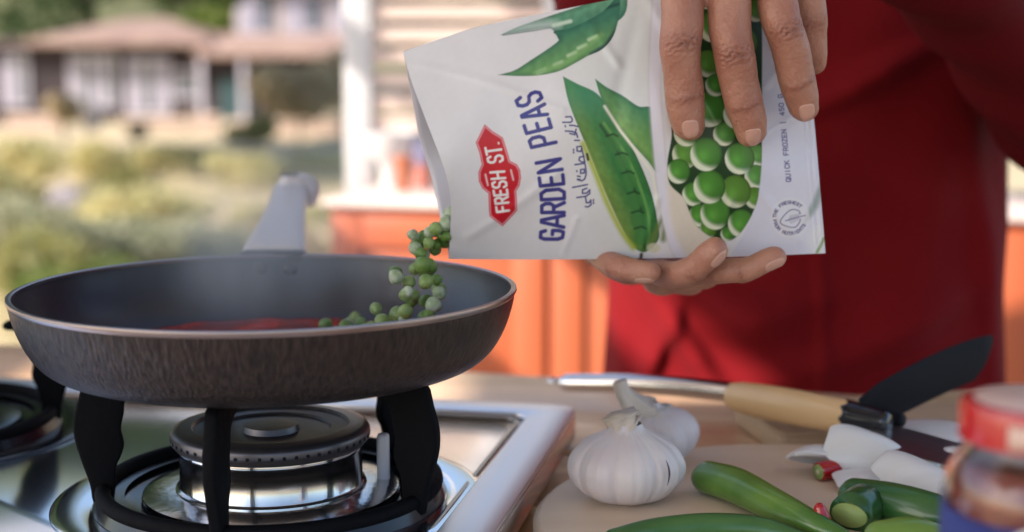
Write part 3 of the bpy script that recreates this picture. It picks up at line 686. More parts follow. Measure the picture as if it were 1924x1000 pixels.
# ---- lettering
GL_ = {'G': [[(.95, .8), (.8, 1), (.2, 1), (.03, .82), (.03, .18), (.2, 0), (.8, 0), (.97, .18), (.97, .48), (.55, .48)]],
 'A': [[(0, 0), (.42, 1), (.58, 1), (1, 0)], [(.16, .3), (.84, .3)]], 'R': [[(.03, 0), (.03, 1), (.72, 1), (.95, .84), (.95, .62), (.72, .47), (.03, .47)], [(.55, .47), (1, 0)]],
 'D': [[(.03, 0), (.03, 1), (.65, 1), (.95, .78), (.95, .22), (.65, 0), (.03, 0)]], 'E': [[(.92, 1), (.03, 1), (.03, 0), (.95, 0)], [(.03, .5), (.8, .5)]],
 'N': [[(.03, 0), (.03, 1), (.97, 0), (.97, 1)]], 'P': [[(.03, 0), (.03, 1), (.72, 1), (.96, .84), (.96, .56), (.72, .42), (.03, .42)]],
 'S': [[(.93, .8), (.75, 1), (.25, 1), (.05, .84), (.05, .66), (.25, .53), (.75, .46), (.95, .32), (.95, .15), (.75, 0), (.25, 0), (.05, .2)]],
 'F': [[(.92, 1), (.03, 1), (.03, 0)], [(.03, .5), (.8, .5)]], 'H': [[(.03, 0), (.03, 1)], [(.97, 0), (.97, 1)], [(.03, .5), (.97, .5)]], 'T': [[(0, 1), (1, 1)], [(.5, 1), (.5, 0)]],
 'Q': [[(.2, 1), (.8, 1), (.97, .8), (.97, .2), (.8, 0), (.2, 0), (.03, .2), (.03, .8), (.2, 1)], [(.6, .3), (1, -.08)]], 'U': [[(.03, 1), (.03, .2), (.25, 0), (.75, 0), (.97, .2), (.97, 1)]],
 'I': [[(.5, 0), (.5, 1)]], 'C': [[(.95, .8), (.78, 1), (.22, 1), (.03, .8), (.03, .2), (.22, 0), (.78, 0), (.95, .2)]], 'K': [[(.03, 0), (.03, 1)], [(.95, 1), (.03, .42)], [(.3, .6), (1, 0)]],
 'O': [[(.2, 1), (.8, 1), (.97, .8), (.97, .2), (.8, 0), (.2, 0), (.03, .2), (.03, .8), (.2, 1)]], 'Z': [[(0, 1), (1, 1), (0, 0), (1, 0)]], 'M': [[(.0, 0), (.0, 1), (.5, .3), (1, 1), (1, 0)]],
 'V': [[(0, 1), (.5, 0), (1, 1)]], 'W': [[(0, 1), (.25, 0), (.5, .8), (.75, 0), (1, 1)]], '4': [[(.7, 0), (.7, 1), (0, .3), (1, .3)]], '5': [[(.9, 1), (.1, 1), (.1, .55), (.7, .58), (.95, .35), (.7, 0), (.1, .05)]],
 '0': [[(.2, 1), (.8, 1), (.97, .8), (.97, .2), (.8, 0), (.2, 0), (.03, .2), (.03, .8), (.2, 1)]], '|': [[(.5, -.1), (.5, 1.1)]], '.': [[(.4, 0), (.5, .02)]]}
base = arr((1053, 456), (1058, 440), (1060, 400), (1060, 365), (1058, 335), (1053, 300), (1043, 262), (1032, 228), (1023, 196), (1009, 164))
capt = arr((1015, 456), (1016, 440), (1018, 400), (1017, 368), (1014, 340), (1008, 308), (997, 272), (986, 240), (978, 210), (966, 180))
def lay(ch, a0, a1, wd, c, base=base, capt=capt):
    bl = catmull(base, 120); cl = catmull(capt, 120); yy = -bl[:, 1]
    for st in GL_[ch]:
        q = []
        st = np.array(st, float); dens = []
        for p0, p1 in zip(st[:-1], st[1:]): dens += [p0+(p1-p0)*k/4 for k in range(4)]
        dens.append(st[-1])
        for u, h in dens:
            k = np.interp(-(a0+(a1-a0)*u), yy, np.arange(120)); bi = np.array([np.interp(k, np.arange(120), bl[:, j]) for j in (0, 1)]); ci = np.array([np.interp(k, np.arange(120), cl[:, j]) for j in (0, 1)])
            q.append(bi+h*(ci-bi))
        stroke(q, wd, c, .9)
INK = (.045, .045, .24)
for ch, a0, a1 in (('G', 450, 433), ('A', 427, 405), ('R', 400, 381), ('D', 374, 354), ('E', 346, 328), ('N', 319, 298), ('P', 268, 250), ('E', 240, 223), ('A', 215, 196), ('S', 188, 170)):
    lay(ch, a0, a1, 7.2, INK)
# second script beneath, traced stroke by stroke
AR = [[(65, 100), (112, 97), (125, 118), (125, 138), (110, 150), (38, 150)], [(60, 182), (62, 190)], [(102, 178), (140, 180), (178, 190)], [(62, 232), (125, 236)], [(105, 256), (150, 266), (162, 215)], [(125, 236), (165, 252), (176, 290)],
 [(150, 320), (192, 320)], [(138, 405), (140, 412)], [(138, 430), (140, 436)], [(170, 380), (212, 376), (218, 400), (205, 424), (172, 420), (170, 380)], [(214, 400), (232, 465), (244, 530), (255, 590), (256, 640), (242, 684), (215, 700), (178, 690)],
 [(235, 470), (195, 478), (190, 505), (215, 525), (243, 520)], [(152, 548), (240, 536)], [(168, 605), (170, 612)], [(205, 595), (240, 590), (240, 625), (205, 630), (205, 595)], [(175, 655), (200, 660)], [(175, 684), (200, 688)],
 [(130, 762), (268, 735)], [(262, 770), (222, 785), (222, 818), (262, 815), (290, 785), (290, 820), (262, 840)], [(170, 857), (250, 846)], [(250, 846), (258, 905), (285, 905), (300, 880), (303, 925), (275, 945), (250, 942)], [(325, 878), (326, 886)], [(325, 904), (326, 912)]]
for st in AR: stroke([(1050+x/5, 200+y/5) for x, y in st], 3.0, (.06, .06, .22), .9)
stroke([(1103, 290), (1105, 300)], 5, (.05, .06, .02), 1)
# badge
def B_(l): return [(885+x/4.762, 225+y/4.762) for x, y in l]
out = B_([(122, 42), (195, 105), (285, 160), (320, 270), (350, 370), (410, 400), (440, 450), (448, 520), (436, 590), (405, 640), (412, 720), (412, 815), (345, 890), (283, 955), (215, 905), (165, 865), (158, 760), (155, 660), (100, 615), (68, 550), (66, 470), (95, 400), (75, 300), (42, 205)])
sd = poly_sd(out); over(smooth(sd, 1), (.62, .06, .09)); over(.75*smooth(np.abs(sd+2.6)-.9, .8), (.78, .4, .45)); over(smooth(sd+4.6, .8), (.56, .008, .022))
fb = arr((956.5, 397), (953, 360), (947, 320), (942, 283), (937, 268)); fc = arr((934, 400), (928, 362), (921, 322), (914, 287), (910, 270))
for ch, a0, a1 in (('F', 396, 386), ('R', 381, 370), ('E', 366, 356), ('S', 352, 340), ('H', 335, 322), ('S', 304, 291), ('T', 287, 275)):
    lay(ch, a0, a1, 4.3, (.86, .8, .8), fb, fc)
stroke([(936.5, 268.5), (937, 270)], 3, (.86, .8, .8))
for x0, y0, x1, y1 in ((912, 328, 917, 350), (960, 320, 965, 340)):
    for k in range(5):
        a = k/5; b_ = (k+.6)/5; stroke([(x0+(x1-x0)*a, y0+(y1-y0)*a), (x0+(x1-x0)*b_, y0+(y1-y0)*b_)], 3.4, (.8, .5, .52), .7)
# side line and round seal
def line(txt, p0, p1, h, wd, c, adv=None):
    p0, p1 = np.array(p0, float), np.array(p1, float); n = len(txt); dvec = (p1-p0)/n; nn = np.array([dvec[1], -dvec[0]])/np.linalg.norm(dvec)*h
    for i, ch in enumerate(txt):
        if ch == ' ': continue
        o = p0+dvec*i
        for st in GL_[ch]: stroke([o+dvec*.72*u+nn*v for u, v in st], wd, c, .7)
line('QUICK FROZEN | 450 G', (1486, 341), (1470, 175), 8.5, 1.9, (.06, .05, .22))
cx, cy = 1484.5, 409.5
d = np.hypot(AX-cx, (AY-cy)*.97); over(.6*smooth(d-37, 1.2), (.74, .72, .76))
txt = 'FROM THE FRESHEST HARVEST '; n = len(txt)
def arc_text(txt, a0, a1, r, h):
    for i, ch in enumerate(txt):
        if ch == ' ': continue
        for st in GL_[ch]:
            q = []
            for u, v in st:
                a = R(a0+(a1-a0)*(i+u*.75)/len(txt)); rr = r+v*h; q.append((cx+rr*math.cos(a), cy-rr*math.sin(a)))
            stroke(q, 1.5, (.06, .05, .2), .6)
arc_text('THE FRESHEST', 178, 42, 26.5, 5.5); arc_text('FROM NUTRIENTS', 188, 338, 32, -5.5)
leaf = catmull(arr((1504, 402), (1500, 396), (1488, 394), (1476, 402), (1466, 418), (1480, 426), (1494, 427), (1502, 418), (1504, 412)), 50)
stroke(leaf, 1.8, (.1, .08, .22), .7); stroke([(1476, 415), (1500, 408), (1513, 405)], 1.8, (.1, .08, .22), .7)
for k in range(5): stroke([(1482+4*k, 413-1.1*k), (1486+4*k, 405-k), ], 1, (.2, .18, .3), .5); stroke([(1482+4*k, 414-1.1*k), (1488+4*k, 420-2*k)], 1, (.2, .18, .3), .5)
# fine mottling of the film
col *= (1+.02*vnoise(90, 9)+.012*vnoise(25, 10))[:, None]
col = np.clip(col, .003, .8)
def quadgrid(nu, nv, flip=False):
    i, j = np.meshgrid(np.arange(nu-1), np.arange(nv-1), indexing='ij'); a = (i*nv+j).ravel(); q = np.stack([a, a+nv, a+nv+1, a+1], 1)
    return q[:, ::-1] if flip else q
def fastmesh(name, co, q):
    me = bpy.data.meshes.new(name); me.vertices.add(len(co)); me.vertices.foreach_set('co', co.astype(np.float32).ravel()); n = len(q)
    me.loops.add(4*n); me.loops.foreach_set('vertex_index', q.astype(np.int32).ravel()); me.polygons.add(n)
    me.polygons.foreach_set('loop_start', np.arange(0, 4*n, 4, dtype=np.int32)); me.polygons.foreach_set('loop_total', np.full(n, 4, dtype=np.int32))
    me.polygons.foreach_set('use_smooth', np.ones(n, bool)); me.update(); return me
M_film = mat('printed_film', (.8, .8, .8), .33, bump=(45, .12, I3), spec=.45)
nt = M_film.node_tree; at_ = nt.nodes.new('ShaderNodeAttribute'); at_.attribute_name = 'print'; nt.links.new(at_.outputs['Color'], nt.nodes['Principled BSDF'].inputs['Base Color'])
M_filmin = mat('film_inside', (.62, .6, .66), .3)
c = P(1200, 487, BY)
bag = thing('pea_bag', 'white printed plastic bag of garden peas tipped over the pan', 'bag', (c.x, BY, c.z))
me = fastmesh('front_panel', co, quadgrid(NS, NT)); ca = me.color_attributes.new('print', 'FLOAT_COLOR', 'POINT')
ca.data.foreach_set('color', np.hstack([col, np.ones((N, 1))]).astype(np.float32).ravel()); me.materials.append(M_film)
o = bpy.data.objects.new('front_panel', me); C.objects.link(o); o.parent = bag; o.matrix_parent_inverse = base_matrix(bag).inverted()
# back panel: its mouth reaches a little further out than the front
s2, t2 = np.meshgrid(np.linspace(0, 1, 90), np.linspace(0, 1, 60), indexing='ij')
A2 = patch(s2, t2); ext = np.clip(1-s2*3.5, 0, 1)**1.5*np.sin(np.pi*np.clip(t2, 0, 1))**.7; A2 = A2.copy(); A2[..., 0] -= 33*ext*np.interp(t2, [0, .12, .3, .6, 1], [0, .8, 1, .75, 0])
co2 = toworld(A2[..., 0], A2[..., 1], BY+.001+bag_bulge(s2, t2)*1.0).reshape(-1, 3)
me = fastmesh('back_panel', co2, quadgrid(90, 60, True)); me.materials.append(M_filmin)
o = bpy.data.objects.new('back_panel', me); C.objects.link(o); o.parent = bag; o.matrix_parent_inverse = base_matrix(bag).inverted()
sd_ = o.modifiers.new('thickness', 'SOLIDIFY'); sd_.thickness = .0004
# ---- peas
M_pea = mat('pea_skin', (.2, .3, .08), .42, sss=.15, subcol=(.003, .005, .001), var=(120, (.3, .4, .14), I3, .2), bump=(260, .35, I3))
bm = bmesh.new(); bmesh.ops.create_icosphere(bm, subdivisions=3, radius=.0042)
for v in bm.verts: v.co *= 1+.05*math.sin(v.co.x*900+v.co.y*500)+.03*math.cos(v.co.z*1300)
for f_ in bm.faces: f_.smooth = True
pme = bpy.data.meshes.new('green_pea'); bm.to_mesh(pme); bm.free(); pme.materials.append(M_pea)
g = np.random.default_rng(12)
M_pea2 = mat('pea_skin_frosted', (.3, .4, .2), .6, sss=.15, subcol=(.003, .005, .001), var=(200, (.5, .56, .42), I3, .14), bump=(300, .5, I3))
M_pea3 = mat('pea_skin_deep', (.1, .2, .035), .35, sss=.15, subcol=(.003, .005, .001), var=(120, (.16, .27, .06), I3, .2), bump=(260, .35, I3))
pm = [pme, pme.copy(), pme.copy()]; pm[1].materials.clear(); pm[1].materials.append(M_pea2); pm[2].materials.clear(); pm[2].materials.append(M_pea3)
placed = []
def pea(p, label, group, kmin=.78, kmax=1.16, sep=.0068):
    p = Vector(p)
    if any((p-q).length < sep for q in placed): return False
    placed.append(p)
    o = bpy.data.objects.new('green_pea', pm[int(g.integers(0, 3))]); C.objects.link(o); o.location = p; o.rotation_euler = g.uniform(0, 6.28, 3); k = g.uniform(kmin, kmax); o.scale = (k, k*g.uniform(.86, 1.05), k*g.uniform(.9, 1.05))
    tag(o, label, 'pea', group); return True
L1 = 'green pea slipping out of the lower corner of the bag mouth'; G1 = 'peas at the mouth of the bag'
n_ = 0
for k in range(400):
    u = g.uniform(); px = 848-58*u+g.normal()*5; py = 412+62*u*.8+g.uniform(-16, 40)*(1-.5*u)
    if py > 486 or py < 400+12*u or px > 856: continue
    n_ += pea(P(px, py, .822+g.uniform(-.012, .012)), L1, G1)
    if n_ > 18: break
for px, py in ((775, 441), (786, 452), (768, 462)): pea(P(px, py, .822), 'green pea flying left of the bag mouth, apart from the rest', 'peas in the air')
L2 = 'green pea falling in the loose stream from the bag into the pan'; G2 = 'peas falling into the pan'
n_ = 0
for k in range(900):
    u = g.uniform()**.85; px = 806-44*u+g.normal()*(13+24*u); py = 478+128*u
    if px > 850 or px < 690: continue
    n_ += pea(P(px, py, .815+.016*g.normal()*.8-.008*u), L2, G2, sep=.0098)
    if n_ > 26: break
L3 = 'green pea landed in the tomato sauce at the right of the pan'; G3 = 'peas landed in the sauce'
for k in range(46):
    a = g.uniform(.05, 1.35); r = g.uniform(.04, .105); pea((PC.x+r*math.cos(a), PC.y+r*math.sin(a), .1085), L3, G3)
# ------------------------------------------------------------ boards
M_board = mat('board_wood', (.8, .63, .47), .5, var=(10, (.73, .55, .39), (.3, 4, 1), .25), bump=(40, .1, (.3, 6, 1)))
M_board2 = mat('groove_board_wood', (.6, .42, .26), .5, var=(12, (.5, .33, .19), (4, .3, 1), .25))
RC = Vector((.172, .755, 0)); BT = .018
t = thing('round_cutting_board', 'round pale wooden cutting board carrying the garlic, onion and peppers', 'cutting board', (RC.x, RC.y, .0005))
lathe('board_disc', [(.001, 0), (.156, 0), (.16, .003), (.1605, BT-.003), (.158, BT-.0005), (.156, BT), (.001, BT)], (RC.x, RC.y, .0005), M_board, t, n=160)
BT += .0005
ca_ = PZ(1471, 822, .015); RB = R(11)
BM = Matrix.Translation((ca_.x, ca_.y, 0)) @ Matrix.Rotation(RB, 4, 'Z')
t = thing('carving_board', 'rectangular wooden board with a juice groove under the knife handle', 'cutting board', (ca_.x, ca_.y, .0005))
prism('board_slab', rrect(0, 0, .3, .1, .006), .0005, .0145, M_board2, t, BM, bw=.0015)
ring_prism('raised_rim', rrect(.0, .0, .3, .1, .006), rrect(.012, .012, .288, .088, .006), .0143, .017, M_board2, t, BM, .0008)
ring_prism('groove_lip', rrect(.018, .018, .282, .082, .006), rrect(.023, .023, .277, .077, .005), .0143, .0158, M_board2, t, BM, .0006)

# ------------------------------------------------------------ garlic
M_garlic = mat('garlic_skin', (.78, .73, .71), .42, sss=.35, subcol=(.006, .004, .003), var=(20, (.64, .55, .58), (1, 1, .12), .22), bump=(70, .35, (1, 1, .15)))
M_gstem = mat('garlic_stem', (.7, .62, .55), .7, var=(60, (.55, .46, .38), (1, 1, .1), .2), bump=(120, .6, (1, 1, .15)))
def garlic(name_label, c, Rr, hgt, tilt, neck, seed, cloves=9):
    t = thing('garlic_bulb', name_label, 'garlic', c, 'garlic bulbs on the round board')
    g = np.random.default_rng(seed); ph = g.uniform(0, 6.28)
    prof = [(.001, .002), (.25, .0), (.42, .02), (.72, .12), (.93, .3), (1, .48), (.95, .66), (.78, .83), (.52, .95), (.33, 1.03), (.25, 1.12)]
    pr = catmull(np.array([(r*Rr, z*hgt) for r, z in prof]), 46)
    Mt = Matrix.Translation(c) @ tilt
    vs = []; fs = []; n = 140
    for i, (r, z) in enumerate(pr):
        u = i/45; amp = .085*math.sin(math.pi*min(1, u*1.02))**.8
        for k in range(n):
            a = 2*math.pi*k/n; aa = a+.18*math.sin(2*a+ph)+.12*math.sin(3*a-ph)
            lobe = abs(math.cos(cloves/2*aa+ph)); lob = (lobe**.6)
            irr = 1+.03*math.sin(2*a+ph*2)+.008*math.sin(31*a)+.006*math.sin(53*a+4*u)
            rr = max(r, .0005)*(1-amp+amp*lob*1.15)*irr
            vs.append(Mt @ Vector((rr*math.cos(a), rr*math.sin(a), z)))
    for i in range(45):
        for k in range(n): fs.append((i*n+k, i*n+(k+1) % n, (i+1)*n+(k+1) % n, (i+1)*n+k))
    fs.append(tuple(range(n)))
    fix(mk('cloves', vs, fs, M_garlic, t))
    pth = [Mt @ Vector((0, 0, hgt*1.04))]+[Vector(p) for p in neck[0]]
    rr = neck[1]
    loft('neck', pth, rr, M_gstem, t, n=26, m=26, round_ends=False, up=(.2, 1, .1), shape=lambda a, u: 1+.12*math.sin(5*a+3*u)+.07*math.sin(11*a+u*9))
    # papery flap split down the side
    return t
c = PZ(1176, 938, BT); c = Vector((c.x, c.y, BT-.0005))
gt = garlic('large plump white garlic bulb in front, with a short cut neck', c, .0325, .0405, Matrix(), ([c+Vector((-.0015, 0, .044)), c+Vector((-.003, .0, .0475)), c+Vector((-.004, 0, .0505))], [.0105, .0085, .0088, .0105]), 3)
stroke_pts = []
def slit(par, c, ang, Rr, hgt):
    vs = []; n = 12
    for i in range(n+1):
        u = i/n; zz = c.z+hgt*(.40+.36*u); rad = Rr*(1.035-.0*u)*math.sqrt(max(0, 1-((zz-c.z)/hgt-.48)**2*1.25)); w_ = .00075*math.sin(math.pi*u)+.0001
        for s in (-1, 1):
            a = ang+s*w_/rad+.05*math.sin(u*3); vs.append((c.x+rad*math.cos(a), c.y+rad*math.sin(a), zz))
    fs = [(2*i, 2*i+1, 2*i+3, 2*i+2) for i in range(n)]
    mk('skin_split', vs, fs, mat('garlic_split', (.12, .08, .1), .9), par)
slit(gt, c, R(-52), .0325, .0405)
c2 = PZ(1246, 868, BT); c2 = Vector((c2.x, c2.y, BT-.0005))
tl = Matrix.Rotation(R(-16), 4, 'Y')
gt2 = garlic('garlic bulb standing behind the larger one, long neck leaning left', c2, .0265, .035, tl, ([P(1218, 782, c2.y), P(1192, 762, c2.y-.002), P(1172, 738, c2.y-.003), P(1164, 716, c2.y-.003)], [.014, .0115, .0075, .0048, .0042]), 7, 7)
# ------------------------------------------------------------ peppers
M_pep = mat('green_pepper_skin', (.04, .14, .02), .28, coat=.3, var=(26, (.17, .3, .06), (1, 1, 1), .2), bump=(50, .1, I3))
M_pepd = mat('dark_pepper_skin', (.016, .085, .02), .3, coat=.3, var=(20, (.06, .17, .045), I3, .2), bump=(50, .1, I3))
M_pepl = mat('pepper_flesh', (.32, .42, .14), .5, var=(30, (.22, .34, .08), I3, .2))
M_pepe = mat('pale_pepper_skin', (.18, .3, .06), .28, coat=.4, var=(14, (.1, .22, .03), I3, .2))
M_calyx = mat('pepper_calyx', (.1, .17, .05), .6)
def pepper(label, pts, rpx, m, group='green peppers at the front of the board', cut=None, calyx=True, n=26):
    path = []; rad = []
    for (px, py), r_ in zip(pts, rpx):
        y = .78; r = .01
        for _ in range(6): q = PZ(px, py, BT+r*.98); y = q.y; r = r_*y/F
        path.append(q); rad.append(r)
    b = min(p.z for p in path)
    t = thing('green_pepper', label, 'pepper', (path[0].x, path[0].y, BT), group)
    loft('pepper_body', path, rad, m, t, n=n, m=30, shape=lambda a, u: 1+.035*math.cos(3*a+2*u)+.02*math.sin(5*a-6*u), round_ends=True)
    if cut is not None:
        i = cut; d = (path[i]-path[i-1 if i == -1 else 1]).normalized()
        loft('cut_face', [path[i]+d*rad[i]*.45, path[i]+d*rad[i]*1.05], [rad[i]*.93, rad[i]*.9], M_pepl, t, n=n, m=3, round_ends=False)
        loft('seed_core', [path[i]+d*rad[i]*1.05, path[i]+d*rad[i]*1.12], [rad[i]*.4, rad[i]*.3], mat('seed_cream', (.6, .56, .35), .5), t, n=14, m=3, round_ends=False)
    if calyx:
        i = 0 if cut != 0 else -1; j = 1 if i == 0 else -2; d = (path[i]-path[j]).normalized()
        loft('stalk', [path[i]+d*rad[i]*.6, path[i]+d*rad[i]*1.4, path[i]+d*rad[i]*2+Vector((0, 0, .002))], [rad[i]*.55, rad[i]*.22, rad[i]*.18], M_calyx, t, n=12, m=8)
    return t
pepper('glossy green pepper leaning against the front garlic bulb', [(1330, 898), (1385, 915), (1450, 948), (1530, 985), (1590, 1010)], [32, 35, 33, 25, 14], M_pep, calyx=False)
pepper('dark green pepper lying level along the bottom edge below the garlic', [(1150, 1008), (1230, 996), (1330, 988), (1430, 992), (1510, 1012)], [14, 22, 24, 22, 12], M_pepd, calyx=False)
pepper('thick dark green pepper with a blunt end, left of the sauce jar', [(1606, 930), (1680, 946), (1760, 966), (1850, 990)], [32, 38, 38, 28], M_pepd, calyx=False)
pepper('pale green pepper tip behind the thick dark one', [(1672, 918), (1720, 926), (1765, 936)], [17, 18, 10], M_pepe, calyx=False, n=18)
pepper('pale yellow green pepper with a rounded end at the very bottom', [(1655, 1012), (1720, 1010), (1800, 1025)], [34, 38, 26], M_pepe, calyx=False)
# halved stub with its cut face to the camera
a = PZ(1596, 968, BT+.008)
t = thing('pepper_stub', 'small cut stub of dark green pepper showing its pale cut face', 'pepper', (a.x, a.y, BT))
loft('stub_skin', [a+Vector((.012, .016, 0)), a+Vector((0, 0, 0))], [.0125, .0115], M_pepd, t, n=22, m=4, round_ends=False)
loft('cut_face', [a+Vector((-.0, -.0002, 0)), a+Vector((-.0008, -.0012, 0))], [(.0105, .0068), (.010, .0062)], M_pepl, t, n=22, m=3, round_ends=False)
# red chillies
M_red = mat('red_chilli_skin', (.42, .008, .012), .16, coat=.7, bump=(40, .1, I3))
a = PZ(1538, 887, BT+.0055); b = PZ(1592, 876, BT+.0065)
t = thing('red_chilli_piece', 'short piece of glossy red chilli among the onion, cut end facing left', 'chilli', (a.x, a.y, BT))
loft('chilli_skin', [a, (a+b)/2, b+(b-a)*.3], [.0056, .0063, .006], M_red, t, n=26, m=14, round_ends=False)
d = (a-b).normalized()
loft('cut_face', [a, a+d*.0006], [.0048, .0044], M_pepl, t, n=22, m=3, round_ends=False)
loft('seed_core', [a+d*.0006, a+d*.0011], [.0018, .0014], mat('seed_cream', (.6, .56, .35), .5), t, n=12, m=3, round_ends=False)
a = PZ(1543, 985, BT+.006)
t = thing('red_chilli_tip', 'red chilli tip standing up between the green peppers at the bottom', 'chilli', (a.x, a.y, BT))
loft('chilli_skin', [a+Vector((0, 0, -.003)), a+Vector((0, 0, .003)), a+Vector((-.001, 0, .0085))], [.0055, .0052, .0032], M_red, t, n=20, m=10)
loft('calyx', [a+Vector((0, -.002, -.006)), a+Vector((0, -.001, -.003))], [.007, .0058], M_calyx, t, n=16, m=4, round_ends=False)
# ------------------------------------------------------------ onion
M_onion = mat('onion_flesh', (.8, .78, .77), .28, sss=.4, subcol=(.005, .004, .004), var=(30, (.72, .7, .68), (.2, 4, 1), .25), coat=.2, bump=(60, .08, (.2, 5, 1)))
def petal(label, px, py, z, ax, ay, az, rot, th=.0042, rng_=(-1.0, 1.0, -1.1, 1.1)):
    ax *= 1.15; ay *= 1.15; az *= 1.15; c = PZ(px, py, z+.001); t = thing('onion_slice', label, 'onion', (c.x, c.y, BT), 'cut onion pieces')
    M = Matrix.Translation(c) @ Matrix.Rotation(R(rot[2]), 4, 'Z') @ Matrix.Rotation(R(rot[1]), 4, 'Y') @ Matrix.Rotation(R(rot[0]), 4, 'X')
    nu, nv = 20, 20; vs = []; fs = []
    for k in (0, 1):
        for i in range(nu):
            for j in range(nv):
                u = rng_[0]+(rng_[1]-rng_[0])*i/(nu-1); v = rng_[2]+(rng_[3]-rng_[2])*j/(nv-1)
                v2 = v*math.sqrt(max(.02, 1-(u/1.12)**2)); f_ = 1-k*th/az*.9
                vs.append(M @ Vector((ax*u*(1 if k == 0 else .97), ay*math.sin(v2)*f_, az*(math.cos(v2)*math.sqrt(max(0, 1-(u/1.25)**2)))*f_-az*.6)))
    q = nu*nv
    for i in range(nu-1):
        for j in range(nv-1):
            a = i*nv+j; fs += [(a, a+nv, a+nv+1, a+1), (q+a, q+a+1, q+a+nv+1, q+a+nv)]
    for i in range(nu-1):
        for j in (0, nv-1): a = i*nv+j; fs.append((a, a+nv, q+a+nv, q+a))
    for j in range(nv-1):
        for i in (0, nu-1): a = i*nv+j; fs.append((a, a+1, q+a+1, q+a))
    o = fix(mk('onion_layer', vs, fs, M_onion, t)); bev(o, .0006, 2, 40)
    vs2 = [M @ Vector((ax*1.0*u, ay*math.sin(v)*.5, az*.4-az*.6)) for u, v in ((-.9, -.6), (-.9, .6))]
    return t
petal('rounded white onion piece left of the red chilli', 1542, 855, BT+.010, .0175, .014, .014, (-25, 6, 12))
petal('pointed white onion wedge leaning over the red chilli', 1625, 850, BT+.015, .021, .016, .013, (48, 18, -14))
petal('flat white onion slice in front of the red chilli', 1630, 900, BT+.005, .017, .014, .009, (12, 0, 2))
petal('long white onion petal running down toward the sauce jar', 1738, 905, BT+.010, .027, .015, .013, (30, 16, -42))
petal('small onion piece tucked beneath the knife collar', 1595, 832, BT+.012, .014, .012, .010, (10, -12, 40))
petal('large white onion slice lying behind the steel blade', 1750, 812, BT+.008, .026, .026, .010, (6, 0, 8))
petal('small creamy onion piece at the tip of the blade beside the jar', 1806, 850, BT+.016, .010, .008, .006, (10, 0, -20))
petal('onion layer lying in the shadow beneath the blade', 1700, 868, BT+.005, .018, .014, .010, (14, 6, -20))
# ------------------------------------------------------------ knife
M_hwood = mat('handle_wood', (.78, .5, .24), .38, coat=.3, var=(9, (.7, .42, .18), (1, 1, 1), .25), bump=(60, .1, (.3, 3, 1)))
M_bol = mat('black_collar', (.012, .014, .018), .2, coat=.3)
M_blade = mat('blade_steel', (.55, .5, .49), .28, 1, bump=(14, .08, (1, 6, 1)))
h0, h1 = P(1381, 745, .965), P(1590, 783, .895)
kn = thing('kitchen_knife', 'kitchen knife with a pale wooden handle and black collar resting on onion', 'knife', (h0.x, h0.y, BT))
dk = (h1-h0).normalized()
loft('handle', [h0, h0+(h1-h0)*.12, h0+(h1-h0)*.5, h1], [(.0078, .0098), (.0085, .0112), (.0092, .0122), (.0086, .0112)], M_hwood, kn, n=32, m=30, round_ends=True, endk=4)
b1 = P(1668, 797, .872)
loft('collar', [h1, h1+(b1-h1)*.25, b1-(b1-h1)*.3, b1], [(.0089, .0114), (.0087, .0111), (.0072, .0092), (.0058, .0074)], M_bol, kn, n=8, m=10, round_ends=False)
e0 = h1+(b1-h1)*.75; side = dk.cross(Vector((0, 0, 1))).normalized()   # towards the camera
tipv = P(1930, 872, .80); L = (tipv-e0).length; dk2 = (tipv-e0).normalized(); side = Vector((dk2.y, -dk2.x, 0)).normalized()
up_ = side.cross(dk2)*-1
prof = [(0, -.012), (.02, -.013), (L*.75, -.012), (L*.93, .001), (L, .024), (L*.9, .029), (L*.5, .032), (.018, .032), (.016, .013), (0, .012)]
vs = []
for s in (-1, 1):
    for u, v in prof:
        th = .0011*(1 if v < .02 else .25); vs.append(e0+dk2*u+side*v+Vector((0, 0, s*th-.004)))
n = len(prof); fs = [tuple(range(n)), tuple(range(n, 2*n))]+[(i, (i+1) % n, n+(i+1) % n, n+i) for i in range(n)]
fix(mk('blade', vs, fs, M_blade, kn, smooth=False))
# ------------------------------------------------------------ turner
M_nyl = mat('black_nylon', (.008, .008, .012), .7, spec=.15, bump=(90, .08, I3))
M_tube = mat('steel_tube', (.8, .78, .77), .2, 1)
tr = thing('turner', 'long steel handled turner with a dark grey pointed blade behind the knife', 'kitchen turner', (.04, 1.06, .0))
T0, T1, T2 = P(1066, 719, 1.055), P(1374, 737, .985), P(1600, 768, .93)
loft('steel_handle', [T0, (T0+T1)/2+Vector((0, 0, .0022)), T1, T2], [(.0078, .0068), (.0078, .0072), (.0078, .0072), (.006, .006)], M_tube, tr, n=28, m=40, round_ends=True, endk=3)
lp = P(1047, 716, 1.065)
mm = [(.0065+.0018*math.cos(x), .0018*math.sin(x)) for x in np.linspace(0, 2*math.pi, 10, endpoint=False)]
lathe('hanging_loop', mm, (lp.x, lp.y, lp.z), M_tube, tr, n=24, closed=True)
N0, N1, N2 = P(1600, 770, .925), P(1655, 786, .895), P(1697, 790, .885)
loft('neck', [N0, N1, N2], [(.006, .006), (.0068, .0062), (.0058, .0042)], M_nyl, tr, n=8, m=12, round_ends=False)
hd = [(1612, 752), (1648, 722), (1700, 693), (1740, 673), (1780, 655), (1815, 642), (1846, 633), (1864, 630), (1867, 640), (1862, 660), (1852, 686), (1832, 715), (1806, 727), (1780, 738), (1740, 757), (1696, 779), (1660, 783), (1625, 774)]
def hy(px, py): return .895+(px-1650)/215*.075+(780-py)/150*.012
fr = [P(x, y, hy(x, y)) for x, y in hd]; bk = [p+Vector((.0006, .0022, .0003)) for p in fr]; n = len(hd)
vs = fr+bk; fs = [tuple(range(n)), tuple(range(n, 2*n))]+[(i, (i+1) % n, n+(i+1) % n, n+i) for i in range(n)]
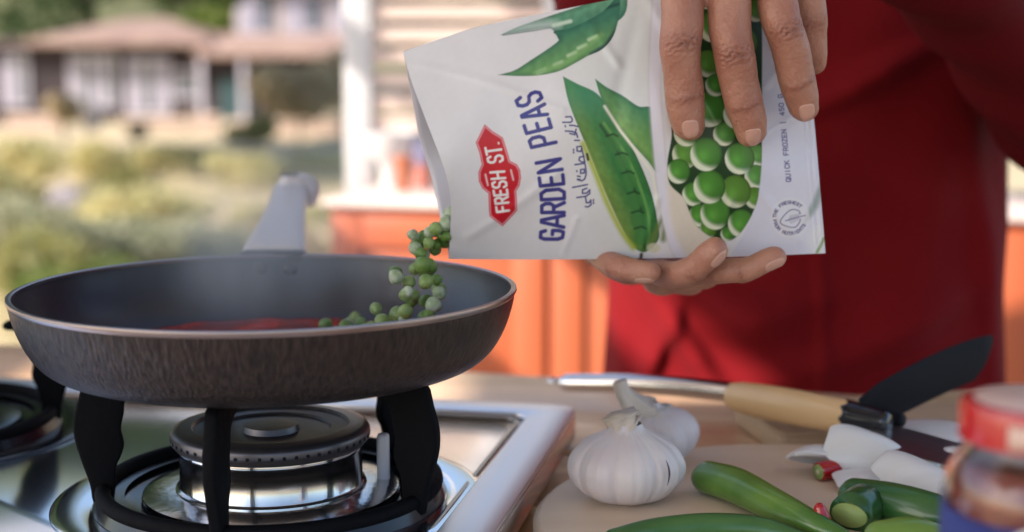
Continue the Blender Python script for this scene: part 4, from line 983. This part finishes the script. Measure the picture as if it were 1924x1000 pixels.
bev(fix(mk('turner_blade', vs, fs, M_nyl, tr, smooth=False)), .0007, 2, 40)
# ------------------------------------------------------------ sauce jar
JC = Vector(((1974-962)/F*.475, .475, 0)); k_ = .475/.48
M_jglass = mat('jar_glass', (.95, .95, .95), .03, trans=1, ior=1.45)
M_jsauce = mat('jar_sauce', (.2, .016, .005), .4, var=(40, (.3, .035, .01), I3, .2))
M_lid = mat('red_lid', (.5, .012, .015), .25, coat=.4)
M_lidp = mat('pale_lid_panel', (.72, .5, .42), .35)
M_label = mat('blue_label', (.03, .04, .2), .4); M_labelw = mat('white_label_print', (.75, .7, .68), .4)
jar = thing('sauce_jar', 'blurred glass jar of red sauce with a red lid at the lower right corner', 'jar', (JC.x, JC.y, 0))
lathe('glass', [(.001, .0005), (.026, .0005), (.0298, .004), (.0302, .012), (.0302, .118), (.0292, .126), (.0262, .132), (.0232, .1355), (.0232, .144), (.0216, .144), (.0216, .1355), (.0246, .131), (.0276, .1255), (.0286, .118), (.0286, .012), (.0278, .005), (.001, .004)], JC, M_jglass, jar, n=80)
lathe('sauce', [(.001, .0044), (.0275, .0054), (.0283, .012), (.0283, .1178), (.0273, .125), (.0245, .1305), (.001, .131)], JC, M_jsauce, jar, n=64)
lathe('lid', [(.0245, .1385), (.0256, .1385), (.0258, .148), (.0248, .1515), (.0225, .1522), (.001, .1515)], JC, M_lid, jar, n=120, mod=lambda a, u: 1+(.008*math.cos(60*a) if .05 < u < .5 else 0))
def wrap(name, m, r, a0, a1, zt, zb_, n=40):
    vs = []
    for i in range(n+1):
        a = R(a0+(a1-a0)*i/n); z1 = zt(i/n); z0 = zb_(i/n)
        for rr in (r, r+.0003):
            for z in (z0, z1): vs.append((JC.x+rr*math.cos(a), JC.y+rr*math.sin(a), z))
    fs = []
    for i in range(n):
        b = 4*i; fs += [(b+2, b+6, b+7, b+3), (b, b+1, b+5, b+4), (b+1, b+3, b+7, b+5), (b, b+4, b+6, b+2)]
    return fix(mk(name, vs, fs, m, jar))
wrap('label', M_label, .0304, -235, 55, lambda u: .1165+.002*math.cos(u*9), lambda u: .02)
wrap('label_print', M_labelw, .0309, -125, -20, lambda u: .111+.006*math.sin(u*7), lambda u: .099+.007*math.sin(u*7))
wrap('lid_panel', M_lidp, .0260, -130, -40, lambda u: .1480, lambda u: .1400)  # pale panel on the near side of the lid
lathe('lid_top', [(.001, .1524), (.021, .1524), (.0215, .1519), (.001, .1519)], JC, M_lidp, jar, n=60)
# ------------------------------------------------------------ cook
M_skin = mat('skin', (.46, .225, .155), .44, sss=.10, subcol=(.005, .0018, .001), var=(60, (.35, .14, .095), (1, 1, .6), .24), bump=(480, .4, I3))
nt = M_skin.node_tree; pb = nt.nodes['Principled BSDF']; at2 = nt.nodes.new('ShaderNodeAttribute'); at2.attribute_name = 'knuckle'
mx = nt.nodes.new('ShaderNodeMix'); mx.data_type = 'RGBA'; src = pb.inputs['Base Color'].links[0].from_socket
nt.links.new(src, mx.inputs[6]); mx.inputs[7].default_value = (.24, .075, .05, 1); nt.links.new(at2.outputs['Fac'], mx.inputs[0]); nt.links.new(mx.outputs[2], pb.inputs['Base Color'])  # knuckle redness, with crease shade also put into the skin colour
M_nail = mat('fingernail', (.58, .32, .25), .2, coat=.3, sss=.2, subcol=(.004, .002, .001))
M_shirt = mat('red_shirt', (.1, .002, .004), .9, spec=.15, bump=(900, .25, I3))
M_apron = mat('red_apron', (.165, .002, .005), .88, spec=.2, bump=(900, .3, I3))
def remesh(parts, voxel, sm=4, fac=.5):
    vs, fs = [], []
    for v, f_ in parts:
        b = len(vs); vs += [tuple(x) for x in v]; fs += [tuple(i+b for i in q) for q in f_]
    me = bpy.data.meshes.new('tmp'); me.from_pydata(vs, [], fs)
    bm = bmesh.new(); bm.from_mesh(me)
    bmesh.ops.recalc_face_normals(bm, faces=bm.faces); bm.to_mesh(me); bm.free()
    o = bpy.data.objects.new('tmp', me); C.objects.link(o)
    r = o.modifiers.new('r', 'REMESH'); r.mode = 'VOXEL'; r.voxel_size = voxel
    if sm: q = o.modifiers.new('s', 'SMOOTH'); q.iterations = sm; q.factor = fac
    dg = bpy.context.evaluated_depsgraph_get(); dg.update(); ev = o.evaluated_get(dg); m2 = ev.to_mesh()
    co = np.empty(len(m2.vertices)*3); m2.vertices.foreach_get('co', co); co = co.reshape(-1, 3)
    no = np.empty(len(m2.vertices)*3); m2.vertices.foreach_get('normal', no); no = no.reshape(-1, 3)
    lt = np.empty(len(m2.polygons), int); m2.polygons.foreach_get('loop_total', lt)
    li = np.empty(len(m2.loops), int); m2.loops.foreach_get('vertex_index', li)
    ls = np.empty(len(m2.polygons), int); m2.polygons.foreach_get('loop_start', ls)
    q = li.reshape(-1, 4) if (lt == 4).all() else None
    ev.to_mesh_clear(); bpy.data.objects.remove(o); bpy.data.meshes.remove(me)
    return co, no, q
def chain(c, n=28, m=30, up=(0, -1, .1), flat=1.0, ends=True):
    """c: (px, py, depth, radius px)"""
    path = [P(a, b, y) for a, b, y, r in c]; rad = [(r*y/F, r*y/F*flat) for a, b, y, r in c]
    return loft_data(path, rad, n=n, m=m, up=up, round_ends=ends)
def world_chain(pts, rad, n=28, m=20): return loft_data(pts, rad, n=n, m=m, up=(.1, .2, 1))
FZ = BY-.0175                                   # front of the bulged bag
up_f = {  # fingers of the upper hand, knuckle row to tip
 'index': [(1290, -95, .80, 42), (1286, -40, .788, 41), (1282, 20, .783, 40), (1279, 78, .781, 39.5), (1281, 130, .784, 36.5), (1286, 178, .787, 36.5), (1291, 212, .789, 34.5), (1293, 234, .790, 31)],
 'middle': [(1372, -100, .802, 42), (1368, -40, .789, 41), (1371, 30, .783, 40), (1378, 102, .781, 39), (1388, 150, .784, 36), (1398, 192, .787, 36), (1406, 222, .789, 34.5), (1409, 246, .791, 31)],
 'ring': [(1444, -100, .806, 40), (1448, -50, .794, 38), (1460, 0, .787, 36.5), (1474, 58, .784, 37), (1488, 108, .787, 34.5), (1498, 150, .791, 34.5), (1506, 178, .794, 32), (1509, 200, .796, 29)],
 'little': [(1500, -95, .815, 35), (1510, -50, .806, 33), (1518, -5, .803, 31.5), (1522, 40, .804, 31), (1524, 74, .808, 29.5), (1527, 98, .812, 28), (1528, 114, .815, 25)]}
parts = [chain(v) for v in up_f.values()]
wr = Vector((.185, .905, .352))
kn_ = [P(v[0][0], v[0][1], v[0][2]) for v in up_f.values()]
for k, q in enumerate(kn_):
    parts.append(world_chain([q, q.lerp(wr, .35)+Vector((0, -.0, .012)), q.lerp(wr, .72)+Vector((0, 0, .008)), wr+Vector((.010*(k-1.5), 0, 0))], [.0128, .0155, .017, .019]))
# thumb of the upper hand, behind the pack
parts.append(world_chain([wr, Vector((.125, .892, .325)), Vector((.105, .877, .295)), Vector((.100, .868, .262)), Vector((.103, .862, .238))], [.018, .0155, .0128, .0118, .0095]))
lo_f = {
 'ring': [(1122, 470, .852, 24), (1136, 486, .832, 24), (1160, 500, .812, 24), (1192, 509, .803, 23.5), (1222, 513, .800, 20)],
 'middle': [(1228, 505, .845, 26), (1240, 514, .822, 26), (1272, 516, .807, 25.5), (1305, 503, .797, 27), (1330, 482, .790, 26.5), (1345, 468, .788, 24)],
 'index': [(1290, 505, .845, 26), (1305, 512, .822, 26), (1345, 512, .806, 24), (1392, 507, .800, 23.5), (1432, 494, .797, 23.5), (1455, 484, .797, 21)]}
parts2 = [chain(v) for v in lo_f.values()]
wl = Vector((.115, .955, .158))
for v in lo_f.values():
    q = P(*v[0][:3]); parts2.append(world_chain([q, q.lerp(wl, .4)+Vector((0, 0, -.012)), q.lerp(wl, .8), wl], [.0095, .0165, .018, .018]))
parts2.append(world_chain([wl, Vector((.140, .915, .160)), Vector((.152, .885, .172)), Vector((.158, .868, .19)), Vector((.160, .862, .208))], [.018, .015, .0125, .0115, .0092]))
parts2.append(world_chain([P(1180, 500, .845), P(1260, 512, .845), P(1330, 512, .85)], [.0085, .011, .0095]))
elU = Vector((.478, 1.22, .225)); elL = Vector((.11, 1.26, .215))
armU = world_chain([wr+Vector((-.004, -.01, .004)), wr.lerp(elU, .25)+Vector((0, 0, .03)), wr.lerp(elU, .6)+Vector((0, 0, .035)), elU, Vector((.49, 1.31, .34)), Vector((.45, 1.36, .52))], [.025, .031, .038, .044, .048, .055])
armL = world_chain([wl, wl.lerp(elL, .3), wl.lerp(elL, .7), elL, Vector((.085, 1.34, .36)), Vector((.11, 1.36, .52))], [.022, .028, .038, .044, .048, .055])
def hand(parts, clip):
    co, no, q = remesh(parts, .00105, 4); return co, no, q
def wrinkle(co, no, joints):
    kn = np.zeros(len(co)); g = np.random.default_rng(2)
    for (J, ax, dors, w_, amp) in joints:
        J = np.array(J); ax = np.array(ax); dors = np.array(dors); sd_ = np.cross(ax, dors)
        d = co-J; a = d@ax; b = d@sd_; r = np.linalg.norm(d, axis=1); m = (r < .019)*np.clip((no@dors)*1.6-.15, 0, 1)
        env = np.exp(-(a/w_)**2)*np.exp(-(b/.0105)**4)*m
        warp = a+.0012*np.sin(b*520+1)+.0007*np.sin(b*1100+a*700)-(b**2)*18*np.sign(a)
        ridg = np.abs(np.sin(warp*1050))**.6
        co += no*((ridg-.75)*amp*env+.0006*env)[:, None]
        kn = np.maximum(kn, env*(.35+.65*(1-ridg)))
    return co, kn
def jt(c, i, w_=.0052, amp=.0024, dors=(0, -1, .12)):
    a, b, c_ = (np.array(P(*c[k][:3])) for k in (i-1, i, i+1)); ax = c_-a; ax /= np.linalg.norm(ax)
    d = np.array(dors, float); d -= ax*(d@ax); d /= np.linalg.norm(d); r = c[i][3]*c[i][2]/F
    return (b+d*r*.9, ax, d, w_, amp)
coU, noU, qU = hand(parts, None)
J = [jt(up_f['index'], 3), jt(up_f['middle'], 3), jt(up_f['ring'], 3), jt(up_f['little'], 3, amp=.0007)]
J += [jt(up_f[k], 5, .0022, .0008) for k in ('index', 'middle', 'ring')]
coU, knU = wrinkle(coU, noU, J)
def lump(co, no): return co+no*(.00045*np.sin(co[:, 2]*210+co[:, 0]*160)+.0002*np.sin(co[:, 0]*420-co[:, 2]*130+1)+.0001*np.sin(co[:, 2]*760+co[:, 0]*300)*np.sin(co[:, 0]*900))[:, None]
coU = lump(coU, noU)
coL, noL, qL = hand(parts2, None)
J = [jt(lo_f['middle'], 3, .003, .0007, (.5, -.7, -.5)), jt(lo_f['index'], 3, .003, .0007, (.2, -.7, -.6)), jt(lo_f['ring'], 2, .003, .0006, (0, -.7, -.7))]
coL, knL = wrinkle(coL, noL, J); coL = lump(coL, noL)
PX_ = .284                                       # the cook's middle
def V(*a): return Vector(a)
body = [world_chain([V(PX_, 1.42, .02), V(PX_, 1.42, .25), V(PX_, 1.42, .5), V(PX_, 1.42, .62)], [(.15, .105), (.15, .10), (.17, .105), (.12, .08)]),
 world_chain([V(PX_, 1.42, .6), V(PX_, 1.41, .72)], [.06, .056]), world_chain([V(PX_, 1.40, .74), V(PX_, 1.385, .80), V(PX_, 1.38, .86)], [(.06, .068), (.074, .088), (.068, .08)]),
 world_chain([V(PX_-.15, 1.40, .52), V(PX_, 1.42, .58), V(PX_+.15, 1.40, .52)], [.055, .07, .055])]
for s in (-1, 1):
    body.append(world_chain([V(PX_+s*.09, 1.42, .05), V(PX_+s*.10, 1.42, -.2), V(PX_+s*.10, 1.41, -.42), V(PX_+s*.10, 1.43, -.65), V(PX_+s*.10, 1.43, -.83)], [.09, .078, .055, .05, .036]))
    body.append(world_chain([V(PX_+s*.10, 1.45, -.87), V(PX_+s*.105, 1.33, -.885)], [.03, .022]))
nose = world_chain([V(PX_, 1.305, .80), V(PX_, 1.288, .775)], [.009, .013]); body.append(nose)
for s in (-1, 1): body.append(world_chain([V(PX_+s*.074, 1.39, .79), V(PX_+s*.08, 1.395, .82)], [(.006, .014), (.006, .016)]))
for s in (-1, 1): body.append(world_chain([V(PX_+s*.012, 1.304, .742), V(PX_+s*.004, 1.300, .742)], [.008, .009]))
coB, noB, qB = remesh(body, .006, 6)
coA, noA, qA = remesh([armU], .004, 4); coA2, noA2, qA2 = remesh([armL], .004, 4)
sets = [(coB, qB, None), (coU, qU, knU), (coL, qL, knL), (coA, qA, None), (coA2, qA2, None)]
allco, allq, allk, off = [], [], [], 0
for c_, q_, k_2 in sets:
    allco.append(c_); allq.append(q_+off); allk.append(k_2 if k_2 is not None else np.zeros(len(c_))); off += len(c_)
allco = np.vstack(allco); allq = np.vstack(allq); allk = np.hstack(allk)
cook = thing('person', 'person in a red shirt and red apron tipping a bag of peas with both hands', 'person', (PX_, 1.42, ZG))
me = fastmesh('body', allco, allq); me.materials.append(M_skin)
at_ = me.attributes.new('knuckle', 'FLOAT', 'POINT'); at_.data.foreach_set('value', allk.astype(np.float32))
bo = bpy.data.objects.new('body', me); C.objects.link(bo); bo.parent = cook; bo.matrix_parent_inverse = base_matrix(cook).inverted()
# nails
def nail(co, q, tip, prev, dors, half_deg, u0, u1, R_, lift=.0003, label=None):
    bvh = BVHTree.FromPolygons([tuple(v) for v in co], [tuple(int(i) for i in f_) for f_ in q]) if not isinstance(co, BVHTree) else co
    tip = Vector(tip); ax = (tip-Vector(prev)).normalized(); d = Vector(dors); d = (d-ax*d.dot(ax)).normalized(); sd_ = ax.cross(d)
    n = 16; vs = []; fs = []
    for i in range(n+1):
        for j in range(n+1):
            a = -1+2*i/n; b = -1+2*j/n
            k = max(abs(a), abs(b)); L4 = (abs(a)**3.2+abs(b)**3.2)**(1/3.2)+1e-9; a2, b2 = a*k/L4, b*k/L4     # superellipse
            u = (u0+u1)/2+(u1-u0)/2*a2; th = R(half_deg)*b2
            dirv = d*math.cos(th)+sd_*math.sin(th); o_ = tip+ax*u
            hit = bvh.ray_cast(o_+dirv*.03, -dirv, .03)
            p = hit[0] if hit[0] is not None else o_+dirv*R_
            rad = (p-o_).dot(dirv); rad = max(rad, R_*.72) if a2 > .5 else rad
            vs.append(o_+dirv*(rad+lift*(1 if k < .95 else -.6)))
    for i in range(n):
        for j in range(n): b = i*(n+1)+j; fs.append((b, b+n+1, b+n+2, b+1))
    return mk('fingernail', vs, fs, M_nail, cook)
def bvht(co, q): return BVHTree.FromPolygons([tuple(v) for v in co], [tuple(int(i) for i in f_) for f_ in q])
bU, bL = bvht(coU, qU), bvht(coL, qL)
for k, hd_ in (('index', 31), ('middle', 31), ('ring', 31)):
    f_ = up_f[k]; nail(bU, None, P(*f_[-1][:3]), P(*f_[-2][:3]), (0, -1, .02), hd_, -.0045, .0068, .009)
f_ = lo_f['middle']; nail(bL, None, P(*f_[-1][:3]), P(*f_[-2][:3]), (.62, -.72, -.35), 34, -.0075, .0045, .0072)
f_ = lo_f['index']; nail(bL, None, P(*f_[-1][:3]), P(*f_[-2][:3]), (.1, -.80, -.55), 34, -.0080, .0048, .006)
f_ = lo_f['ring']; nail(bL, None, P(*f_[-1][:3]), P(*f_[-2][:3]), (0, -.55, -.85), 34, -.0080, .0035, .006)
# ---- clothes
def cloth(name, parts, vox, m, sm=6, disp=None):
    co, no, q = remesh(parts, vox, sm)
    if disp: co = co+no*disp(co, no)[:, None]
    me = fastmesh(name, co, q); me.materials.append(m); o = bpy.data.objects.new(name, me); C.objects.link(o); o.parent = cook; o.matrix_parent_inverse = base_matrix(cook).inverted(); return o
def slv(co, no):
    return .004*np.sin(co[:, 2]*55+co[:, 0]*30+co[:, 1]*18)+.0025*np.sin(co[:, 1]*70-co[:, 2]*40)
cloth('shirt', [world_chain([V(PX_, 1.425, -.06), V(PX_, 1.42, .1), V(PX_, 1.42, .3), V(PX_, 1.42, .5), V(PX_, 1.42, .60)], [(.173, .12), (.170, .118), (.174, .118), (.184, .12), (.14, .09)]),
  world_chain([wr.lerp(elU, .2)+V(0, 0, .03), wr.lerp(elU, .6)+V(0, 0, .035), elU, V(.495, 1.31, .35), V(.45, 1.37, .52), V(.36, 1.42, .56)], [.039, .047, .056, .062, .072, .085]),
  world_chain([wl.lerp(elL, .25), wl.lerp(elL, .65), elL, V(.085, 1.34, .36), V(.11, 1.37, .52), V(.19, 1.42, .56)], [.037, .047, .054, .058, .072, .085])], .0045, M_shirt, 8, slv)
tro = mat('dark_trousers', (.02, .02, .025), .9, bump=(500, .2, I3))
cloth('trousers', [world_chain([V(PX_, 1.42, .0), V(PX_, 1.42, -.1)], [(.162, .115), (.165, .118)])]+[world_chain([V(PX_+s*.085, 1.42, -.05), V(PX_+s*.10, 1.42, -.3), V(PX_+s*.10, 1.42, -.55), V(PX_+s*.10, 1.43, -.84)], [.097, .088, .072, .064]) for s in (-1, 1)], .008, tro, 4)
for s in (-1, 1): cloth('shoe', [world_chain([V(PX_+s*.10, 1.46, -.865), V(PX_+s*.105, 1.30, -.872)], [.036, .030])], .006, M_bol, 3)
cloth('hair', [world_chain([V(PX_, 1.43, .80), V(PX_, 1.42, .86), V(PX_, 1.40, .885)], [(.082, .075), (.084, .085), (.07, .08)])], .006, mat('hair_dark', (.03, .02, .015), .6, bump=(200, .8, (1, 1, .2))), 3)
for s in (-1, 1): lathe('eye', [(.001, -.008), (.006, -.005), (.009, 0), (.006, .005), (.001, .008)], (PX_+s*.03, 1.318, .80), M_white, cook, n=16)
# apron: a curved sheet round the front with folds where the photograph shows them
AYC, ARX, ARY = 1.415, .187, .165
def line_ridge(x, z, p0, p1, w_, h_):
    a = np.array(p0); b = np.array(p1); v = b-a; L = v@v; k = np.clip(((x-a[0])*v[0]+(z-a[1])*v[1])/L, -.15, 1.15)
    d = np.hypot(x-a[0]-k*v[0], z-a[1]-k*v[1]); fall = np.clip(1.15-np.abs(k-.5)*1.1, .2, 1)
    return h_*np.exp(-(d/w_)**2)*fall
def pw(px, py): q = P(px, py, 1.26); return (q.x, q.z)
nu, nv = 260, 320
uu, vv = np.meshgrid(np.linspace(-1, 1, nu), np.linspace(0, 1, nv), indexing='ij')
zz = .47-1.0*vv
wid = np.interp(zz, [-.55, -.1, .05, .25, .33, .47], [.213, .198, .190, .186, .162, .12])
ang = uu*R(88); sx = np.sign(np.sin(ang))*np.abs(np.sin(ang))**.9
x = PX_+.003+wid*sx; dep = np.interp(zz, [-.55, -.1, .1, .47], [.19, .17, .158, .145]); y = AYC-dep*np.cos(ang)**.75
f_ = np.zeros_like(x)
for p0, p1, w_, h_ in ((pw(1232, 560), pw(1350, 745), .012, .016), (pw(1270, 585), pw(1210, 745), .010, .012), (pw(1160, 600), pw(1185, 760), .010, .008), (pw(1350, 600), pw(1540, 545), .020, .012), (pw(1420, 720), pw(1800, 560), .018, .010), (pw(1520, 200), pw(1730, 95), .012, .016), (pw(1535, 750), pw(1533, 430), .006, .004),
                       (pw(1850, 330), pw(1900, 760), .016, .012), (pw(1600, 640), pw(1860, 480), .03, .008), (pw(1700, 760), pw(1760, 400), .03, .006), (pw(1270, 520), pw(1480, 640), .022, .010), (pw(1620, 300), pw(1840, 420), .03, .007)):
    f_ += 1.4*line_ridge(x, zz, p0, p1, w_, h_)
f_ += .0035*np.sin(x*40+zz*9)*np.clip(.3-zz, 0, 1)*2+.002*np.sin(x*63-zz*25+1)
y -= f_+.006
ap = np.stack([x, y, zz], -1).reshape(-1, 3)
me = fastmesh('apron', ap, quadgrid(nu, nv)); me.materials.append(M_apron)
ao = bpy.data.objects.new('apron', me); C.objects.link(ao); ao.parent = cook; ao.matrix_parent_inverse = base_matrix(cook).inverted()
sm_ = ao.modifiers.new('thickness', 'SOLIDIFY'); sm_.thickness = .0018
# ------------------------------------------------------------ steam rising from the pan
sm = bpy.data.materials.new('steam_vapour'); sm.use_nodes = True; nt = sm.node_tree; nt.nodes.remove(nt.nodes['Principled BSDF'])
pv = nt.nodes.new('ShaderNodeVolumePrincipled'); pv.inputs['Color'].default_value = (.95, .95, 1, 1)
tc = nt.nodes.new('ShaderNodeTexCoord'); mp = nt.nodes.new('ShaderNodeMapping'); mp.inputs['Scale'].default_value = (14, 14, 6)
nz = nt.nodes.new('ShaderNodeTexNoise'); nz.inputs['Scale'].default_value = 1.0; nz.inputs['Detail'].default_value = 3
ml = nt.nodes.new('ShaderNodeMapRange'); ml.inputs[1].default_value = .4; ml.inputs[2].default_value = .75; ml.inputs[3].default_value = 0; ml.inputs[4].default_value = 16
nt.links.new(tc.outputs['Object'], mp.inputs[0]); nt.links.new(mp.outputs[0], nz.inputs['Vector']); nt.links.new(nz.outputs[0], ml.inputs[0]); nt.links.new(ml.outputs[0], pv.inputs['Density'])
m3 = nt.nodes.new('ShaderNodeMapping'); m3.vector_type = 'POINT'; m3.inputs['Location'].default_value = (-PC.x/.1, -(PC.y+.015)/.1, -.165/.075); m3.inputs['Scale'].default_value = (10, 10, 1/.075)
ln = nt.nodes.new('ShaderNodeVectorMath'); ln.operation = 'LENGTH'; nt.links.new(tc.outputs['Object'], m3.inputs[0]); nt.links.new(m3.outputs[0], ln.inputs[0])
f2 = nt.nodes.new('ShaderNodeMapRange'); f2.interpolation_type = 'SMOOTHSTEP'; f2.inputs[1].default_value = .25; f2.inputs[2].default_value = .98; f2.inputs[3].default_value = 1; f2.inputs[4].default_value = 0; nt.links.new(ln.outputs['Value'], f2.inputs[0])
mu = nt.nodes.new('ShaderNodeMath'); mu.operation = 'MULTIPLY'; nt.links.new(ml.outputs[0], mu.inputs[0]); nt.links.new(f2.outputs[0], mu.inputs[1]); nt.links.new(mu.outputs[0], pv.inputs['Density'])
nt.links.new(pv.outputs[0], nt.nodes['Material Output'].inputs['Volume'])
st = lathe('steam', [(.001, 0), (.10, .002), (.112, .03), (.105, .07), (.08, .11), (.04, .13), (.001, .135)], (PC.x-.0, PC.y+.015, .107), sm, n=32)
tag(st, 'faint wisp of steam rising over the frying pan', 'steam'); st['kind'] = 'stuff'
